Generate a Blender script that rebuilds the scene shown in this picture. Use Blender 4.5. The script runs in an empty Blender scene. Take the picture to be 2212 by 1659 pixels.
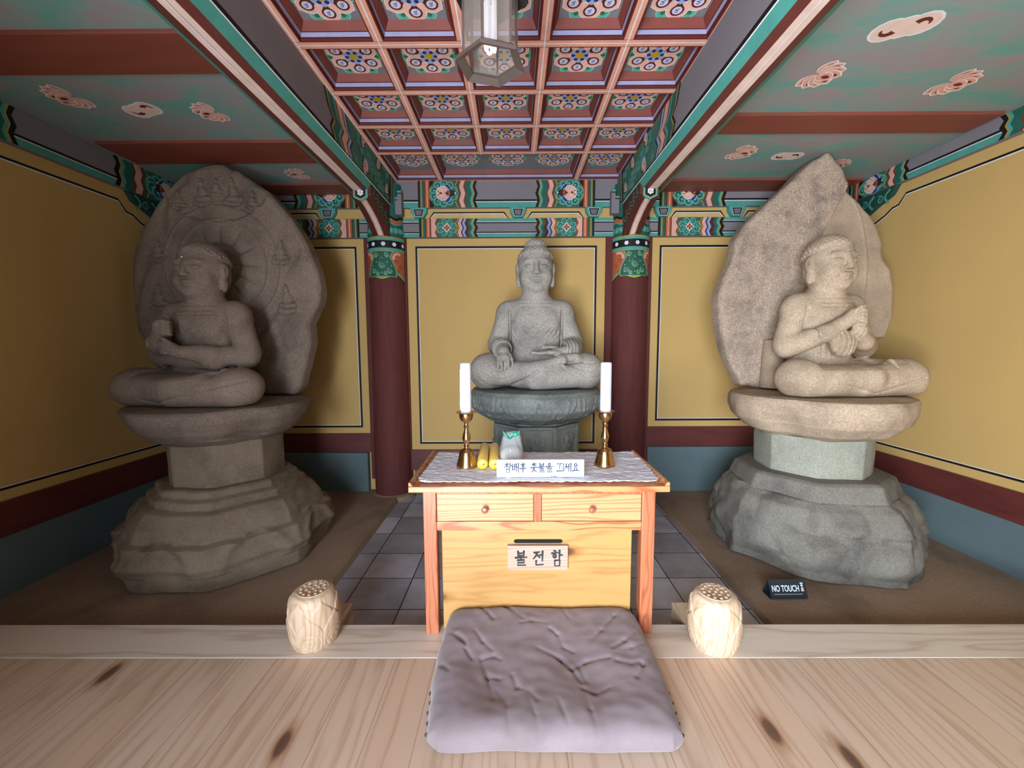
import bpy, bmesh, math, random
import numpy as np
from mathutils import Vector, Matrix, noise
PI = math.pi
random.seed(7)
C = bpy.context.scene.collection

# ---------------------------------------------------------------- camera
cam_d = bpy.data.cameras.new('camera'); cam = bpy.data.objects.new('camera', cam_d); C.objects.link(cam)
cam_d.sensor_width = 36; cam_d.lens = 900 / 2212 * 36; cam_d.clip_start = 0.02
yaw, pitch, roll = 0.00485, -0.094, 0.00414
Mr = Matrix.Rotation(yaw, 3, 'Z') @ Matrix.Rotation(pitch, 3, 'X') @ Matrix.Rotation(roll, 3, 'Y')
right, fwd, up = Mr.col[0], Mr.col[1], Mr.col[2]
m = Matrix.Identity(4)
for i in range(3):
    m[i][0] = right[i]; m[i][1] = up[i]; m[i][2] = -fwd[i]
m[0][3], m[1][3], m[2][3] = 0, 0, 1.4
cam.matrix_world = m
bpy.context.scene.camera = cam

# ---------------------------------------------------------------- world, daylight through the doorway, exposure
w = bpy.data.worlds.new('sky'); bpy.context.scene.world = w; w.use_nodes = True
wn = w.node_tree.nodes
wn['Background'].inputs[0].default_value = (0.62, 0.8, 1.0, 1); wn['Background'].inputs[1].default_value = 1.2
def area(name, loc, rot, sx, sy, power, col, spread=PI):
    d = bpy.data.lights.new(name, 'AREA'); d.shape = 'RECTANGLE'; d.size = sx; d.size_y = sy
    d.energy = power; d.color = col; d.spread = spread
    o = bpy.data.objects.new(name, d); C.objects.link(o); o.location = loc; o.rotation_euler = rot
    return o
# open doorway behind the photographer (sky and bright yard beyond it)
area('yard_daylight', (-1.45, -2.9, 1.5), (PI/2, 0, -0.35), 2.8, 2.6, 680, (0.80, 0.89, 1.0))
area('yard_bounce', (-0.75, -0.95, 0.30), (PI/2 + 0.70, 0, -0.80), 0.9, 0.5, 62, (0.97, 0.95, 0.92), 2.3)
vs = bpy.context.scene.view_settings
vs.view_transform = 'Standard'; vs.look = 'None'; vs.exposure = 0.29; vs.gamma = 1; vs.use_curve_mapping = False
bpy.context.scene.cycles.max_bounces = 8
bpy.context.scene.cycles.diffuse_bounces = 5
bpy.context.scene.cycles.use_denoising = True

# ---------------------------------------------------------------- helpers
def lin(c):
    return tuple(((v/255)/12.92 if v/255 <= 0.04045 else (((v/255)+0.055)/1.055)**2.4) for v in c)
def tag(o, label=None, cat=None, group=None, kind=None):
    if label: o['label'] = label
    if cat: o['category'] = cat
    if group: o['group'] = group
    if kind: o['kind'] = kind
    return o
def empty(name, loc=(0, 0, 0), rz=0, label=None, cat=None, group=None):
    o = bpy.data.objects.new(name, None); C.objects.link(o); o.location = loc; o.rotation_euler = (0, 0, rz)
    o.empty_display_size = 0.1
    return tag(o, label, cat, group)
def link(name, me, mats, parent=None, loc=None, smooth=False):
    o = bpy.data.objects.new(name, me); C.objects.link(o)
    for mm in (mats if isinstance(mats, (list, tuple)) else [mats]): me.materials.append(mm)
    if parent: o.parent = parent
    if loc is not None: o.location = loc
    if smooth: me.shade_smooth()
    return o
class B:
    """collects shapes into one mesh"""
    def __init__(s): s.v = []; s.f = []; s.mi = []; s.cur = 0
    def add(s, vs, fs):
        b = len(s.v); s.v += [tuple(p) for p in vs]
        for f in fs: s.f.append(tuple(b+i for i in f)); s.mi.append(s.cur)
        return s
    def box(s, x0, x1, y0, y1, z0, z1):
        v = [(x, y, z) for z in (z0, z1) for y in (y0, y1) for x in (x0, x1)]
        return s.add(v, [(0, 2, 3, 1), (4, 5, 7, 6), (0, 1, 5, 4), (2, 6, 7, 3), (0, 4, 6, 2), (1, 3, 7, 5)])
    def prism(s, poly, fn, d0, d1):
        """poly of (u,v), fn(u,v,d)->xyz"""
        n = len(poly)
        v = [fn(u, q, d0) for u, q in poly] + [fn(u, q, d1) for u, q in poly]
        return s.add(v, [tuple(range(n)), tuple(range(2*n-1, n-1, -1))] + [(i, i+n, (i+1) % n+n, (i+1) % n) for i in range(n)])
    def lathe(s, prof, n=32, c=(0, 0, 0), cap=True):
        v = []; fs = []
        for r, z in prof:
            for i in range(n):
                a = 2*PI*i/n; v.append((c[0]+r*math.cos(a), c[1]+r*math.sin(a), c[2]+z))
        for j in range(len(prof)-1):
            for i in range(n):
                k = (i+1) % n; fs.append((j*n+i, j*n+k, (j+1)*n+k, (j+1)*n+i))
        if cap:
            fs.append(tuple(range(n-1, -1, -1))); fs.append(tuple((len(prof)-1)*n+i for i in range(n)))
        return s.add(v, fs)
    def tube(s, pts, r, n=8, rs=None):
        pts = [Vector(p) for p in pts]; v = []; fs = []; ref = None
        for i, p in enumerate(pts):
            t = (pts[min(i+1, len(pts)-1)] - pts[max(i-1, 0)]).normalized()
            if ref is None: ref = t.orthogonal().normalized()
            ref = (ref - t*ref.dot(t)).normalized(); bb = t.cross(ref)
            rr = rs[i] if rs else r
            for k in range(n):
                a = 2*PI*k/n; v.append(p + ref*math.cos(a)*rr + bb*math.sin(a)*rr)
        for i in range(len(pts)-1):
            for k in range(n):
                q = (k+1) % n; fs.append((i*n+k, i*n+q, (i+1)*n+q, (i+1)*n+k))
        fs.append(tuple(range(n-1, -1, -1))); fs.append(tuple((len(pts)-1)*n+k for k in range(n)))
        return s.add(v, fs)
    def ball(s, c, r, n=10, sz=1.0):
        prof = [(max(1e-4, r*math.sin(PI*i/n)), -r*sz*math.cos(PI*i/n)) for i in range(n+1)]
        return s.lathe(prof, 2*n, c)
    def grid(s, fn, nu, nv):
        v = [fn(i/nu, j/nv) for j in range(nv+1) for i in range(nu+1)]
        return s.add(v, [(j*(nu+1)+i, j*(nu+1)+i+1, (j+1)*(nu+1)+i+1, (j+1)*(nu+1)+i) for j in range(nv) for i in range(nu)])
    def build(s, name, mats, parent=None, loc=None, smooth=False, bevel=0, seg=2, angle=40, fix=True):
        me = bpy.data.meshes.new(name); me.from_pydata(s.v, [], s.f); me.update()
        if fix:
            bm = bmesh.new(); bm.from_mesh(me); bmesh.ops.recalc_face_normals(bm, faces=bm.faces); bm.to_mesh(me); bm.free()
        me.polygons.foreach_set('material_index', s.mi)
        o = link(name, me, mats, parent, loc)
        if smooth:
            me.shade_smooth()
            try: me.set_sharp_from_angle(angle=math.radians(angle))
            except Exception: pass
        if bevel:
            b = o.modifiers.new('bevel', 'BEVEL'); b.width = bevel; b.segments = seg; b.limit_method = 'ANGLE'
        return o

# ---------------------------------------------------------------- materials
def newmat(name, rough=0.6, metal=0.0, spec=0.5):
    mt = bpy.data.materials.new(name); mt.use_nodes = True
    nt = mt.node_tree; bs = nt.nodes['Principled BSDF']
    bs.inputs['Roughness'].default_value = rough; bs.inputs['Metallic'].default_value = metal
    bs.inputs['Specular IOR Level'].default_value = spec
    return mt, nt, bs
def N(nt, t, **kw):
    n = nt.nodes.new(t)
    for k, v in kw.items(): setattr(n, k, v)
    return n
def coords(nt, scale=(1, 1, 1), obj=True, rot=(0, 0, 0), world=False):
    mp = N(nt, 'ShaderNodeMapping'); mp.inputs['Scale'].default_value = scale; mp.inputs['Rotation'].default_value = rot
    if world:
        g = N(nt, 'ShaderNodeNewGeometry'); nt.links.new(g.outputs['Position'], mp.inputs[0])
    else:
        tc = N(nt, 'ShaderNodeTexCoord'); nt.links.new(tc.outputs['Object'], mp.inputs[0])
    return mp.outputs[0]
def noise_n(nt, vec, scale, detail=4, rough=0.6, dist=0.0):
    n = N(nt, 'ShaderNodeTexNoise'); n.inputs['Scale'].default_value = scale; n.inputs['Detail'].default_value = detail
    n.inputs['Roughness'].default_value = rough; n.inputs['Distortion'].default_value = dist
    nt.links.new(vec, n.inputs['Vector']); return n.outputs['Fac']
def ramp(nt, fac, stops):
    r = N(nt, 'ShaderNodeValToRGB'); nt.links.new(fac, r.inputs[0])
    els = r.color_ramp.elements
    while len(els) < len(stops): els.new(0.5)
    for e, (p, c) in zip(els, stops): e.position = p; e.color = (*c, 1)
    return r.outputs[0]
def mix(nt, fac, a, b, mode='MIX'):
    n = N(nt, 'ShaderNodeMix', data_type='RGBA', blend_type=mode)
    for sock, v in ((0, fac), (6, a), (7, b)):
        if isinstance(v, (int, float)): n.inputs[sock].default_value = v
        elif isinstance(v, tuple): n.inputs[sock].default_value = (*v, 1) if len(v) == 3 else v
        else: nt.links.new(v, n.inputs[sock])
    return n.outputs[2]
def math_n(nt, op, a, b=None, c=None):
    n = N(nt, 'ShaderNodeMath', operation=op)
    for i, v in enumerate((a, b, c)):
        if v is None: continue
        if isinstance(v, (int, float)): n.inputs[i].default_value = v
        else: nt.links.new(v, n.inputs[i])
    return n.outputs[0]
def bump(nt, bs, h, strength=0.3, dist=0.01, prev=None):
    b = N(nt, 'ShaderNodeBump'); b.inputs['Strength'].default_value = strength; b.inputs['Distance'].default_value = dist
    nt.links.new(h, b.inputs['Height'])
    if prev is not None: nt.links.new(prev, b.inputs['Normal'])
    nt.links.new(b.outputs[0], bs.inputs['Normal']); return b.outputs[0]

_paint = {}
def paint(rgb, rough=0.62, var=0.10, key=None):
    """flat painted colour with slight unevenness"""
    k = (tuple(rgb), rough, var)
    if k in _paint: return _paint[k]
    mt, nt, bs = newmat('paint_%d_%d_%d' % tuple(rgb), rough, spec=0.3)
    c = lin(rgb); v = coords(nt, world=True)
    f = noise_n(nt, v, 9, 5)
    nt.links.new(ramp(nt, f, [(0.3, tuple(x*(1-var) for x in c)), (0.7, tuple(min(1, x*(1+var)) for x in c))]), bs.inputs['Base Color'])
    bump(nt, bs, noise_n(nt, coords(nt, (1, 1, 1), world=True), 60, 3), 0.08, 0.004)
    _paint[k] = mt; return mt

def wall_plaster(name, rgb, dark=0.9):
    mt, nt, bs = newmat(name, 0.75, spec=0.2)
    c = lin(rgb); v = coords(nt, world=True)
    f = noise_n(nt, v, 2.2, 5)
    nt.links.new(ramp(nt, f, [(0.3, tuple(x*dark for x in c)), (0.7, c)]), bs.inputs['Base Color'])
    bump(nt, bs, noise_n(nt, v, 45, 4), 0.12, 0.004); return mt

def stone(name, base, dark, moss=None, moss_z=None, speck=1.0, bs_str=0.5, big=3.0):
    mt, nt, bs = newmat(name, 0.85, spec=0.25)
    v = coords(nt)
    a = noise_n(nt, v, big, 6, 0.62, 0.3)
    col = ramp(nt, a, [(0.28, lin(dark)), (0.5, lin(base)), (0.75, tuple(min(1, x*1.18) for x in lin(base)))])
    sp = noise_n(nt, v, 95, 3, 0.7)
    col = mix(nt, 0.55*speck, col, ramp(nt, sp, [(0.30, (0.32, 0.32, 0.32)), (0.5, (0.62, 0.61, 0.6)), (0.66, (1, 0.98, 0.95))]), 'OVERLAY')
    vo = N(nt, 'ShaderNodeTexVoronoi'); vo.inputs['Scale'].default_value = 42; nt.links.new(v, vo.inputs['Vector'])
    pit = ramp(nt, vo.outputs['Distance'], [(0.0, (0.55, 0.55, 0.55)), (0.16, (1, 1, 1))])
    col = mix(nt, 0.45*speck, col, pit, 'MULTIPLY')
    if moss:
        mf = noise_n(nt, v, 5, 5)
        col = mix(nt, ramp(nt, mf, [(0.56, (0, 0, 0)), (0.72, (0.5, 0.5, 0.5))]), col, lin(moss))
    nt.links.new(col, bs.inputs['Base Color'])
    h = mix(nt, 0.5, noise_n(nt, v, 22, 8, 0.7), sp)
    bump(nt, bs, h, bs_str, 0.012); return mt

def wood(name, light, darkc, axis=0, ring=14.0, fine=90.0, rough=0.45, knots=0.0, plank=0.0, tones=None, coat=0.0, grain=0.5, seam=True, long=0.6):
    """planks/boards with grain along `axis` (0 x, 1 y, 2 z); plank = board width across"""
    mt, nt, bs = newmat(name, rough, spec=0.45)
    if coat: bs.inputs['Coat Weight'].default_value = coat; bs.inputs['Coat Roughness'].default_value = 0.25
    tc = N(nt, 'ShaderNodeTexCoord'); sep = N(nt, 'ShaderNodeSeparateXYZ'); nt.links.new(tc.outputs['Object'], sep.inputs[0])
    L_, A_, U_ = [(0, 1, 2), (1, 0, 2), (2, 0, 1)][axis]
    l, a, u = sep.outputs[L_], sep.outputs[A_], sep.outputs[U_]
    if axis == 0: a, u = sep.outputs[2], sep.outputs[1]
    if plank:
        if axis == 1: a, u = sep.outputs[0], sep.outputs[2]
        q = math_n(nt, 'DIVIDE', a, plank); idx = math_n(nt, 'FLOOR', q); fr = math_n(nt, 'FRACT', q)
    else:
        idx = None
    # warp across-coordinate with low frequency noise
    cx_ = N(nt, 'ShaderNodeCombineXYZ')
    nt.links.new(math_n(nt, 'MULTIPLY', l, long), cx_.inputs[0]); nt.links.new(math_n(nt, 'MULTIPLY', a, 3.2), cx_.inputs[1])
    nt.links.new(math_n(nt, 'MULTIPLY', u, 3.2) if idx is None else math_n(nt, 'MULTIPLY', idx, 7.31), cx_.inputs[2])
    warp = noise_n(nt, cx_.outputs[0], 1.6, 3, 0.5)
    across = math_n(nt, 'ADD', math_n(nt, 'MULTIPLY', a, 1.0), math_n(nt, 'MULTIPLY', warp, 0.55))
    rings = math_n(nt, 'SINE', math_n(nt, 'MULTIPLY', math_n(nt, 'ADD', across, math_n(nt, 'MULTIPLY', u, 0.7)), ring*2*PI))
    rings = math_n(nt, 'POWER', math_n(nt, 'MULTIPLY_ADD', rings, 0.5, 0.5), 2.2)
    c2 = N(nt, 'ShaderNodeCombineXYZ')
    nt.links.new(math_n(nt, 'MULTIPLY', l, 2.0), c2.inputs[0]); nt.links.new(math_n(nt, 'MULTIPLY', a, fine), c2.inputs[1]); nt.links.new(math_n(nt, 'MULTIPLY', u, fine), c2.inputs[2])
    fib = noise_n(nt, c2.outputs[0], 1.0, 4, 0.6)
    g = math_n(nt, 'ADD', math_n(nt, 'MULTIPLY', rings, grain), math_n(nt, 'MULTIPLY', fib, 0.35))
    col = ramp(nt, g, [(0.05, lin(light)), (0.5, tuple(0.7*x+0.3*y for x, y in zip(lin(light), lin(darkc)))), (0.85, lin(darkc))])
    if plank:
        wn_ = N(nt, 'ShaderNodeTexWhiteNoise', noise_dimensions='1D'); nt.links.new(idx, wn_.inputs['W'])
        t = ramp(nt, wn_.outputs['Value'], [(i/(len(tones)-1), tuple(tn)) for i, tn in enumerate(tones)])
        col = mix(nt, 1.0, col, t, 'MULTIPLY')
        if seam:
            sm = ramp(nt, math_n(nt, 'MINIMUM', fr, math_n(nt, 'SUBTRACT', 1.0, fr)), [(0.0, (0.35, 0.3, 0.26)), (0.012, (1, 1, 1))])
            col = mix(nt, 0.8, col, sm, 'MULTIPLY')
    if knots:
        c3 = N(nt, 'ShaderNodeCombineXYZ')
        nt.links.new(math_n(nt, 'MULTIPLY', l, 1.3), c3.inputs[0]); nt.links.new(math_n(nt, 'MULTIPLY', a, 3.2), c3.inputs[1])
        vo = N(nt, 'ShaderNodeTexVoronoi'); vo.inputs['Scale'].default_value = knots; vo.voronoi_dimensions = '2D'; nt.links.new(c3.outputs[0], vo.inputs['Vector'])
        kn = ramp(nt, vo.outputs['Distance'], [(0.0, lin((70, 42, 34))), (0.045, lin((105, 62, 46))), (0.075, (0.75, 0.6, 0.5)), (0.13, (1, 1, 1))])
        col = mix(nt, 0.85, col, kn, 'MULTIPLY')
    nt.links.new(col, bs.inputs['Base Color'])
    bump(nt, bs, g, 0.06, 0.004)
    return mt
def plain(name, rgb, rough=0.5, metal=0.0, spec=0.5, **kw):
    mt, nt, bs = newmat(name, rough, metal, spec)
    v = coords(nt); c = lin(rgb)
    nt.links.new(ramp(nt, noise_n(nt, v, 14, 4), [(0.3, tuple(x*0.92 for x in c)), (0.7, tuple(min(1, x*1.05) for x in c))]), bs.inputs['Base Color'])
    for k, val in kw.items(): bs.inputs[k].default_value = val
    return mt
BROWN = (100, 52, 46); GREY = (112, 106, 112); TEAL = (78, 152, 144); DTEAL = (38, 96, 84); PINK = (214, 166, 152); PALE = (226, 200, 190)
BLACK = (22, 21, 22); WHITE = (225, 225, 232); YEL = (198, 170, 114); LAV = (150, 152, 188); BLUE = (38, 50, 116); ORANGE = (172, 94, 66)
OCH = (170, 140, 50); LBLUE = (140, 165, 200)
# ---------------------------------------------------------------- 2-D painter: layered flat shapes on a surface
class Paint:
    def __init__(s, fn, step=0.00015):
        s.fn = fn; s.v = []; s.f = []; s.mi = []; s.mats = []; s.n = 0; s.c = 0; s.step = step
    def _m(s, rgb):
        mt = paint(rgb)
        if mt not in s.mats: s.mats.append(mt)
        return s.mats.index(mt)
    def nxt(s): s.n += 1; return s
    def raw(s, pts, faces, rgb):
        b = len(s.v); s.c += 1; h = 0.0006 + s.n*s.step + (s.c % 41)*0.0000025
        s.v += [tuple(s.fn(u, q, h)) for u, q in pts]
        k = s._m(rgb)
        for f in faces: s.f.append(tuple(b+i for i in f)); s.mi.append(k)
    def poly(s, pts, rgb): s.raw(pts, [tuple(range(len(pts)))], rgb); return s
    def rect(s, u0, u1, v0, v1, rgb): return s.poly([(u0, v0), (u1, v0), (u1, v1), (u0, v1)], rgb)
    def disc(s, cu, cv, r, rgb, n=16, ry=None, rot=0):
        ry = ry or r; ca, sa = math.cos(rot), math.sin(rot)
        return s.poly([(cu+r*math.cos(2*PI*i/n)*ca-ry*math.sin(2*PI*i/n)*sa, cv+r*math.cos(2*PI*i/n)*sa+ry*math.sin(2*PI*i/n)*ca) for i in range(n)], rgb)
    def stroke(s, pts, w, rgb):
        n = len(pts); L = []; R = []
        for i in range(n):
            a = pts[max(i-1, 0)]; b = pts[min(i+1, n-1)]; dx, dy = b[0]-a[0], b[1]-a[1]; d = math.hypot(dx, dy) or 1
            ww = w[i] if isinstance(w, (list, tuple)) else w
            nx, ny = -dy/d*ww/2, dx/d*ww/2
            L.append((pts[i][0]+nx, pts[i][1]+ny)); R.append((pts[i][0]-nx, pts[i][1]-ny))
        s.raw(L+R, [(i, i+1, n+i+1, n+i) for i in range(n-1)], rgb); return s
    def region(s, v0, v1, fl, fr, rgb, nv=12, nu=8):
        pts = []
        for j in range(nv+1):
            v = v0+(v1-v0)*j/nv; a, b = fl(v), fr(v)
            pts += [(a+(b-a)*i/nu, v) for i in range(nu+1)]
        s.raw(pts, [(j*(nu+1)+i, j*(nu+1)+i+1, (j+1)*(nu+1)+i+1, (j+1)*(nu+1)+i) for j in range(nv) for i in range(nu)], rgb); return s
    def swirl(s, cu, cv, r, rgb, w=0.003, turns=1.4, a0=0, sgn=1):
        n = 14
        return s.stroke([(cu+r*(1-0.8*i/n)*math.cos(a0+sgn*turns*2*PI*i/n), cv+r*(1-0.8*i/n)*math.sin(a0+sgn*turns*2*PI*i/n)) for i in range(n+1)], w, rgb)
    def petal(s, cu, cv, ang, r0, r1, w, rgb, n=7):
        pts = []
        for sg in (1, -1):
            rng = range(n+1) if sg == 1 else range(n-1, 0, -1)
            for i in rng:
                t = i/n; rr = r0+(r1-r0)*t; ww = sg*w*math.sin(PI*min(1, t*0.93+0.05))**0.8
                pts.append((cu+rr*math.cos(ang)-ww*math.sin(ang), cv+rr*math.sin(ang)+ww*math.cos(ang)))
        return s.poly(pts, rgb)
    def lotus(s, cu, cv, r, ang=0.0, blob=False):
        """side-on lotus: pale petals with brown hearts"""
        bx, by = cu-r*0.45*math.cos(ang), cv-r*0.45*math.sin(ang)
        for k in (1.75, -1.75, 1.25, -1.25, 0.75, -0.75, 0.3, -0.3):
            L_ = r*(1.02-0.06*abs(k))
            s.n += 1; s.petal(bx, by, ang+k, 0, L_+r*0.07, r*0.37, (240, 222, 216))
            s.n += 1; s.petal(bx, by, ang+k, 0, L_, r*0.31, PINK)
            s.n += 1; s.petal(bx, by, ang+k, L_*0.42, L_*0.85, r*0.11, (110, 40, 34))
        s.n += 1; s.petal(bx, by, ang, -r*0.1, r*0.8, r*0.33, (240, 222, 216)); s.n += 1; s.petal(bx, by, ang, -r*0.08, r*0.76, r*0.28, PINK)
        s.n += 1; s.petal(bx, by, ang, r*0.2, r*0.62, r*0.12, (110, 40, 34))
        return s
    def build(s, name, parent=None, label=None):
        me = bpy.data.meshes.new(name); me.from_pydata(s.v, [], s.f); me.update()
        me.polygons.foreach_set('material_index', s.mi)
        o = link(name, me, s.mats, parent)
        if label: o['label'] = label
        return o
def zig(u, amp, v0, v1, n=3):
    """chevron edge as list of (u,v)"""
    pts = []
    for i in range(2*n+1):
        pts.append((u + (amp if i % 2 else 0), v0+(v1-v0)*i/(2*n)))
    return pts
def meoricho(P, u0, d, v0, v1, flower='lotus', full=0.6):
    """banded end ornament of a lintel, running from u0 in direction d (+1/-1) with total length full"""
    H = v1-v0; k = full/0.6; U = lambda t: u0+d*t*k
    def band(t, col, amp=0.02):
        e = [(u0, v0), (u0, v1)] + [(U(t)+d*a, v) for a, v in [(q[0], q[1]) for q in zig(0, amp, v1, v0, 1 if H < 0.2 else 1)]]
        P.nxt().poly(e, col)
    def band3(t, col, amp=0.02):
        z = [(q[0], q[1]) for q in zig(0, amp, v1, v0, 2)]
        z = [(U(t)+d*(amp-a), v) for a, v in z]
        P.nxt().poly([(u0, v0), (u0, v1)] + z, col)
    band3(0.612, BLACK, 0.024); band3(0.585, OCH); band3(0.575, TEAL); band3(0.555, DTEAL)
    if flower == 'diamond':
        band3(0.525, (84, 40, 34)); band3(0.490, LBLUE); band3(0.465, BLUE); band3(0.450, PINK); band3(0.415, (120, 50, 40))
    else:
        band3(0.50, (120, 50, 40)); band3(0.485, PINK); band3(0.44, (120, 50, 40)); band3(0.425, DTEAL)
    band3(0.40, OCH, 0.03); band3(0.39, DTEAL, 0.03)
    for t, c in ((0.165, BLACK),) if flower == 'lotus' else ((0.19, OCH),):
        P.nxt().rect(min(u0, U(t)), max(u0, U(t)), v0, v1, c)
    if flower == 'diamond':
        band3(0.185, (130, 56, 44), 0.02); band3(0.17, PINK, 0.02)
    P.nxt().rect(min(u0, U(0.13)), max(u0, U(0.13)), v0, v1, (84, 40, 34))
    P.nxt().rect(min(U(0.075), U(0.12)), max(U(0.075), U(0.12)), v0, v1, ORANGE)
    P.nxt().rect(min(U(0.092), U(0.104)), max(U(0.092), U(0.104)), v0, v1, (226, 150, 118))
    P.nxt().rect(min(u0, U(0.065)), max(u0, U(0.065)), v0, v1, DTEAL)
    P.nxt().rect(min(U(0.03), U(0.042)), max(U(0.03), U(0.042)), v0, v1, OCH)
    P.nxt().rect(min(u0, U(0.02)), max(u0, U(0.02)), v0, v1, BLACK)
    lo = flower == 'lotus'
    cu, cv = U(0.275 if lo else 0.30), (v0+v1)/2; rx, ry = (0.150*k, min(H*0.5, 0.132)) if lo else (0.105*k, min(H*0.5, 0.088))
    P.nxt().disc(cu, cv, rx+0.006, OCH, 24, min(H*0.5, ry+0.005)); P.nxt().disc(cu, cv, rx, (34, 84, 74), 24, ry)
    n = 10 if lo else 8; q = rx*0.28
    for i in range(n):
        a = 2*PI*(i+0.5)/n
        x, y = cu+(rx-q)*math.cos(a), cv+(ry-q)*math.sin(a)
        P.n += 1; P.disc(x, y, q, (110, 184, 172), 12); P.n += 1; P.disc(x, y, q*0.86, (58, 136, 126), 12)
        P.n += 1; P.swirl(x, y, q*0.62, (22, 66, 58), q*0.24, 0.9, a+PI)
        P.n += 1; P.disc(x, y, q*0.2, (120, 190, 178), 6)
    if lo:
        R = 0.105
        P.nxt().disc(cu+d*R*0.25, cv, R*0.62, LBLUE, 14, R*0.85)
        P.nxt().disc(cu+d*R*0.25, cv, R*0.5, BLUE, 14, R*0.8); P.nxt().disc(cu+d*R*0.2, cv, R*0.45, LBLUE, 12, R*0.55)
        P.nxt().disc(cu+d*R*0.75, cv, R*0.32, (60, 34, 24), 12); P.nxt().disc(cu+d*R*0.4, cv, R*0.28, (110, 50, 40), 10)
        P.nxt().stroke([(cu+d*R*0.35, cv-R*0.3), (cu+d*R*0.55, cv), (cu+d*R*0.35, cv+R*0.3)], R*0.08, OCH)
        P.lotus(cu-d*R*0.30, cv, R*0.72, PI if d > 0 else 0)
        P.nxt().disc(cu+d*R*1.1, cv, R*0.07, WHITE, 8)
    else:
        R = ry
        P.nxt().disc(cu, cv, R*0.52, WHITE, 4); P.nxt().disc(cu, cv, R*0.47, PINK, 4)
        for i in range(4):
            P.n += 1; P.petal(cu, cv, i*PI/2, 0, R*0.36, R*0.09, (110, 40, 30))
        P.nxt().disc(cu, cv, R*0.1, OCH, 8)

# ---------------------------------------------------------------- the setting
M_yel = wall_plaster('yellow_ochre_wall', (198, 165, 104), 0.95)
M_greywall = wall_plaster('slate_grey_skirting_plaster', (96, 114, 118), 0.85)
M_brown = wood('brown_painted_timber', (98, 46, 42), (62, 27, 26), axis=0, ring=9, rough=0.5, grain=0.35)
M_brownv = wood('brown_painted_post', (96, 44, 40), (66, 28, 27), axis=2, ring=9, rough=0.8, grain=0.35)
M_red = wood('red_oxide_timber', (132, 70, 56), (104, 50, 40), axis=0, ring=7, rough=0.55, grain=0.3)
M_grey = wall_plaster('purple_grey_timber_paint', (130, 125, 132), 0.88)
# side-bay ceiling boards: brushed teal over purple grey
mt, nt, bs = newmat('brushed_teal_ceiling', 0.7, spec=0.2); v = coords(nt, (1.0, 2.2, 1), world=True)
f1 = noise_n(nt, v, 2.4, 5, 0.62, 0.6)
nt.links.new(ramp(nt, f1, [(0.40, lin((152, 143, 146))), (0.50, lin((136, 152, 149))), (0.62, lin((108, 158, 151)))]), bs.inputs['Base Color'])
bump(nt, bs, noise_n(nt, v, 50, 3), 0.08, 0.004); M_side = mt
# old floor tiles
mt, nt, bs = newmat('grey_clay_floor_tiles', 0.42, spec=0.5); v = coords(nt, world=True)
br = N(nt, 'ShaderNodeTexBrick'); nt.links.new(v, br.inputs['Vector']); br.offset = 0.0; br.squash = 1.0
for k, val in (('Scale', 1.0), ('Mortar Size', 0.004), ('Brick Width', 0.345), ('Row Height', 0.335), ('Bias', 0.0), ('Mortar Smooth', 0.2)): br.inputs[k].default_value = val
br.inputs['Color1'].default_value = (*lin((204, 206, 220)), 1); br.inputs['Color2'].default_value = (*lin((152, 152, 166)), 1); br.inputs['Mortar'].default_value = (*lin((30, 28, 28)), 1)
dirt = noise_n(nt, v, 3.2, 6, 0.6)
col = mix(nt, 0.75, br.outputs['Color'], ramp(nt, dirt, [(0.3, (0.55, 0.52, 0.5)), (0.6, (1, 1, 1))]), 'MULTIPLY')
nt.links.new(col, bs.inputs['Base Color'])
bh = mix(nt, 0.35, br.outputs['Fac'], noise_n(nt, v, 30, 4)); 
bb_ = N(nt, 'ShaderNodeBump'); bb_.invert = True; bb_.inputs['Strength'].default_value = 0.35; bb_.inputs['Distance'].default_value = 0.01
nt.links.new(bh, bb_.inputs['Height']); nt.links.new(bb_.outputs[0], bs.inputs['Normal']); M_tile = mt
M_slab = stone('foundation_slab_stone', (142, 122, 104), (104, 88, 74), speck=0.5, bs_str=0.4, big=1.3)
M_pine = wood('pale_pine_floorboards', (208, 187, 168), (168, 136, 110), axis=1, ring=16.0, fine=85, rough=0.4, knots=0.85, plank=0.178, grain=0.42,
              tones=[(0.95, 0.88, 0.84), (1, 0.97, 0.95), (0.97, 0.91, 0.86), (1, 0.99, 0.98), (0.96, 0.93, 0.90)], coat=0.15, long=0.30)
M_pinex = wood('pale_pine_sill', (216, 204, 190), (182, 158, 136), axis=0, ring=12.0, fine=70, rough=0.38, knots=0.35, grain=0.5, coat=0.15, long=0.4)

XL, XR, YB = -3.15, 3.3, 4.3
def struct(o): o['kind'] = 'structure'; return o
b = B(); b.box(XL-0.3, XR+0.3, 1.9, YB+0.3, -0.5, -0.17); floor_ = struct(b.build('floor', M_tile))
# foundation slabs under the side statues
def slab(x0, x1, y0, y1, name, seed):
    b = B(); n = 40
    def top(u, v_):
        x = x0+(x1-x0)*u; y = y0+(y1-y0)*v_
        e = 0.018*noise.noise(Vector((y*1.7, seed, 0)))
        if seed < 5 and u > 0.999: x += e
        if seed >= 5 and u < 0.001: x += e
        return (x, y, -0.13+0.006*noise.noise(Vector((x*2, y*2, seed))))
    b.grid(top, 24, n)
    xs = x1 if seed < 5 else x0
    e0 = len(b.v)
    pts = [top(1 if seed < 5 else 0, j/n) for j in range(n+1)]
    s_ = 0.02 if seed < 5 else -0.02
    b.add(pts + [(p[0]+s_, p[1], -0.175) for p in pts], [(j, j+1, n+2+j, n+1+j) for j in range(n)])
    return b.build(name, M_slab, smooth=True, angle=50)
sl = slab(XL-0.1, -1.19, 1.9, YB+0.1, 'floor', 1); struct(sl)
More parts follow.
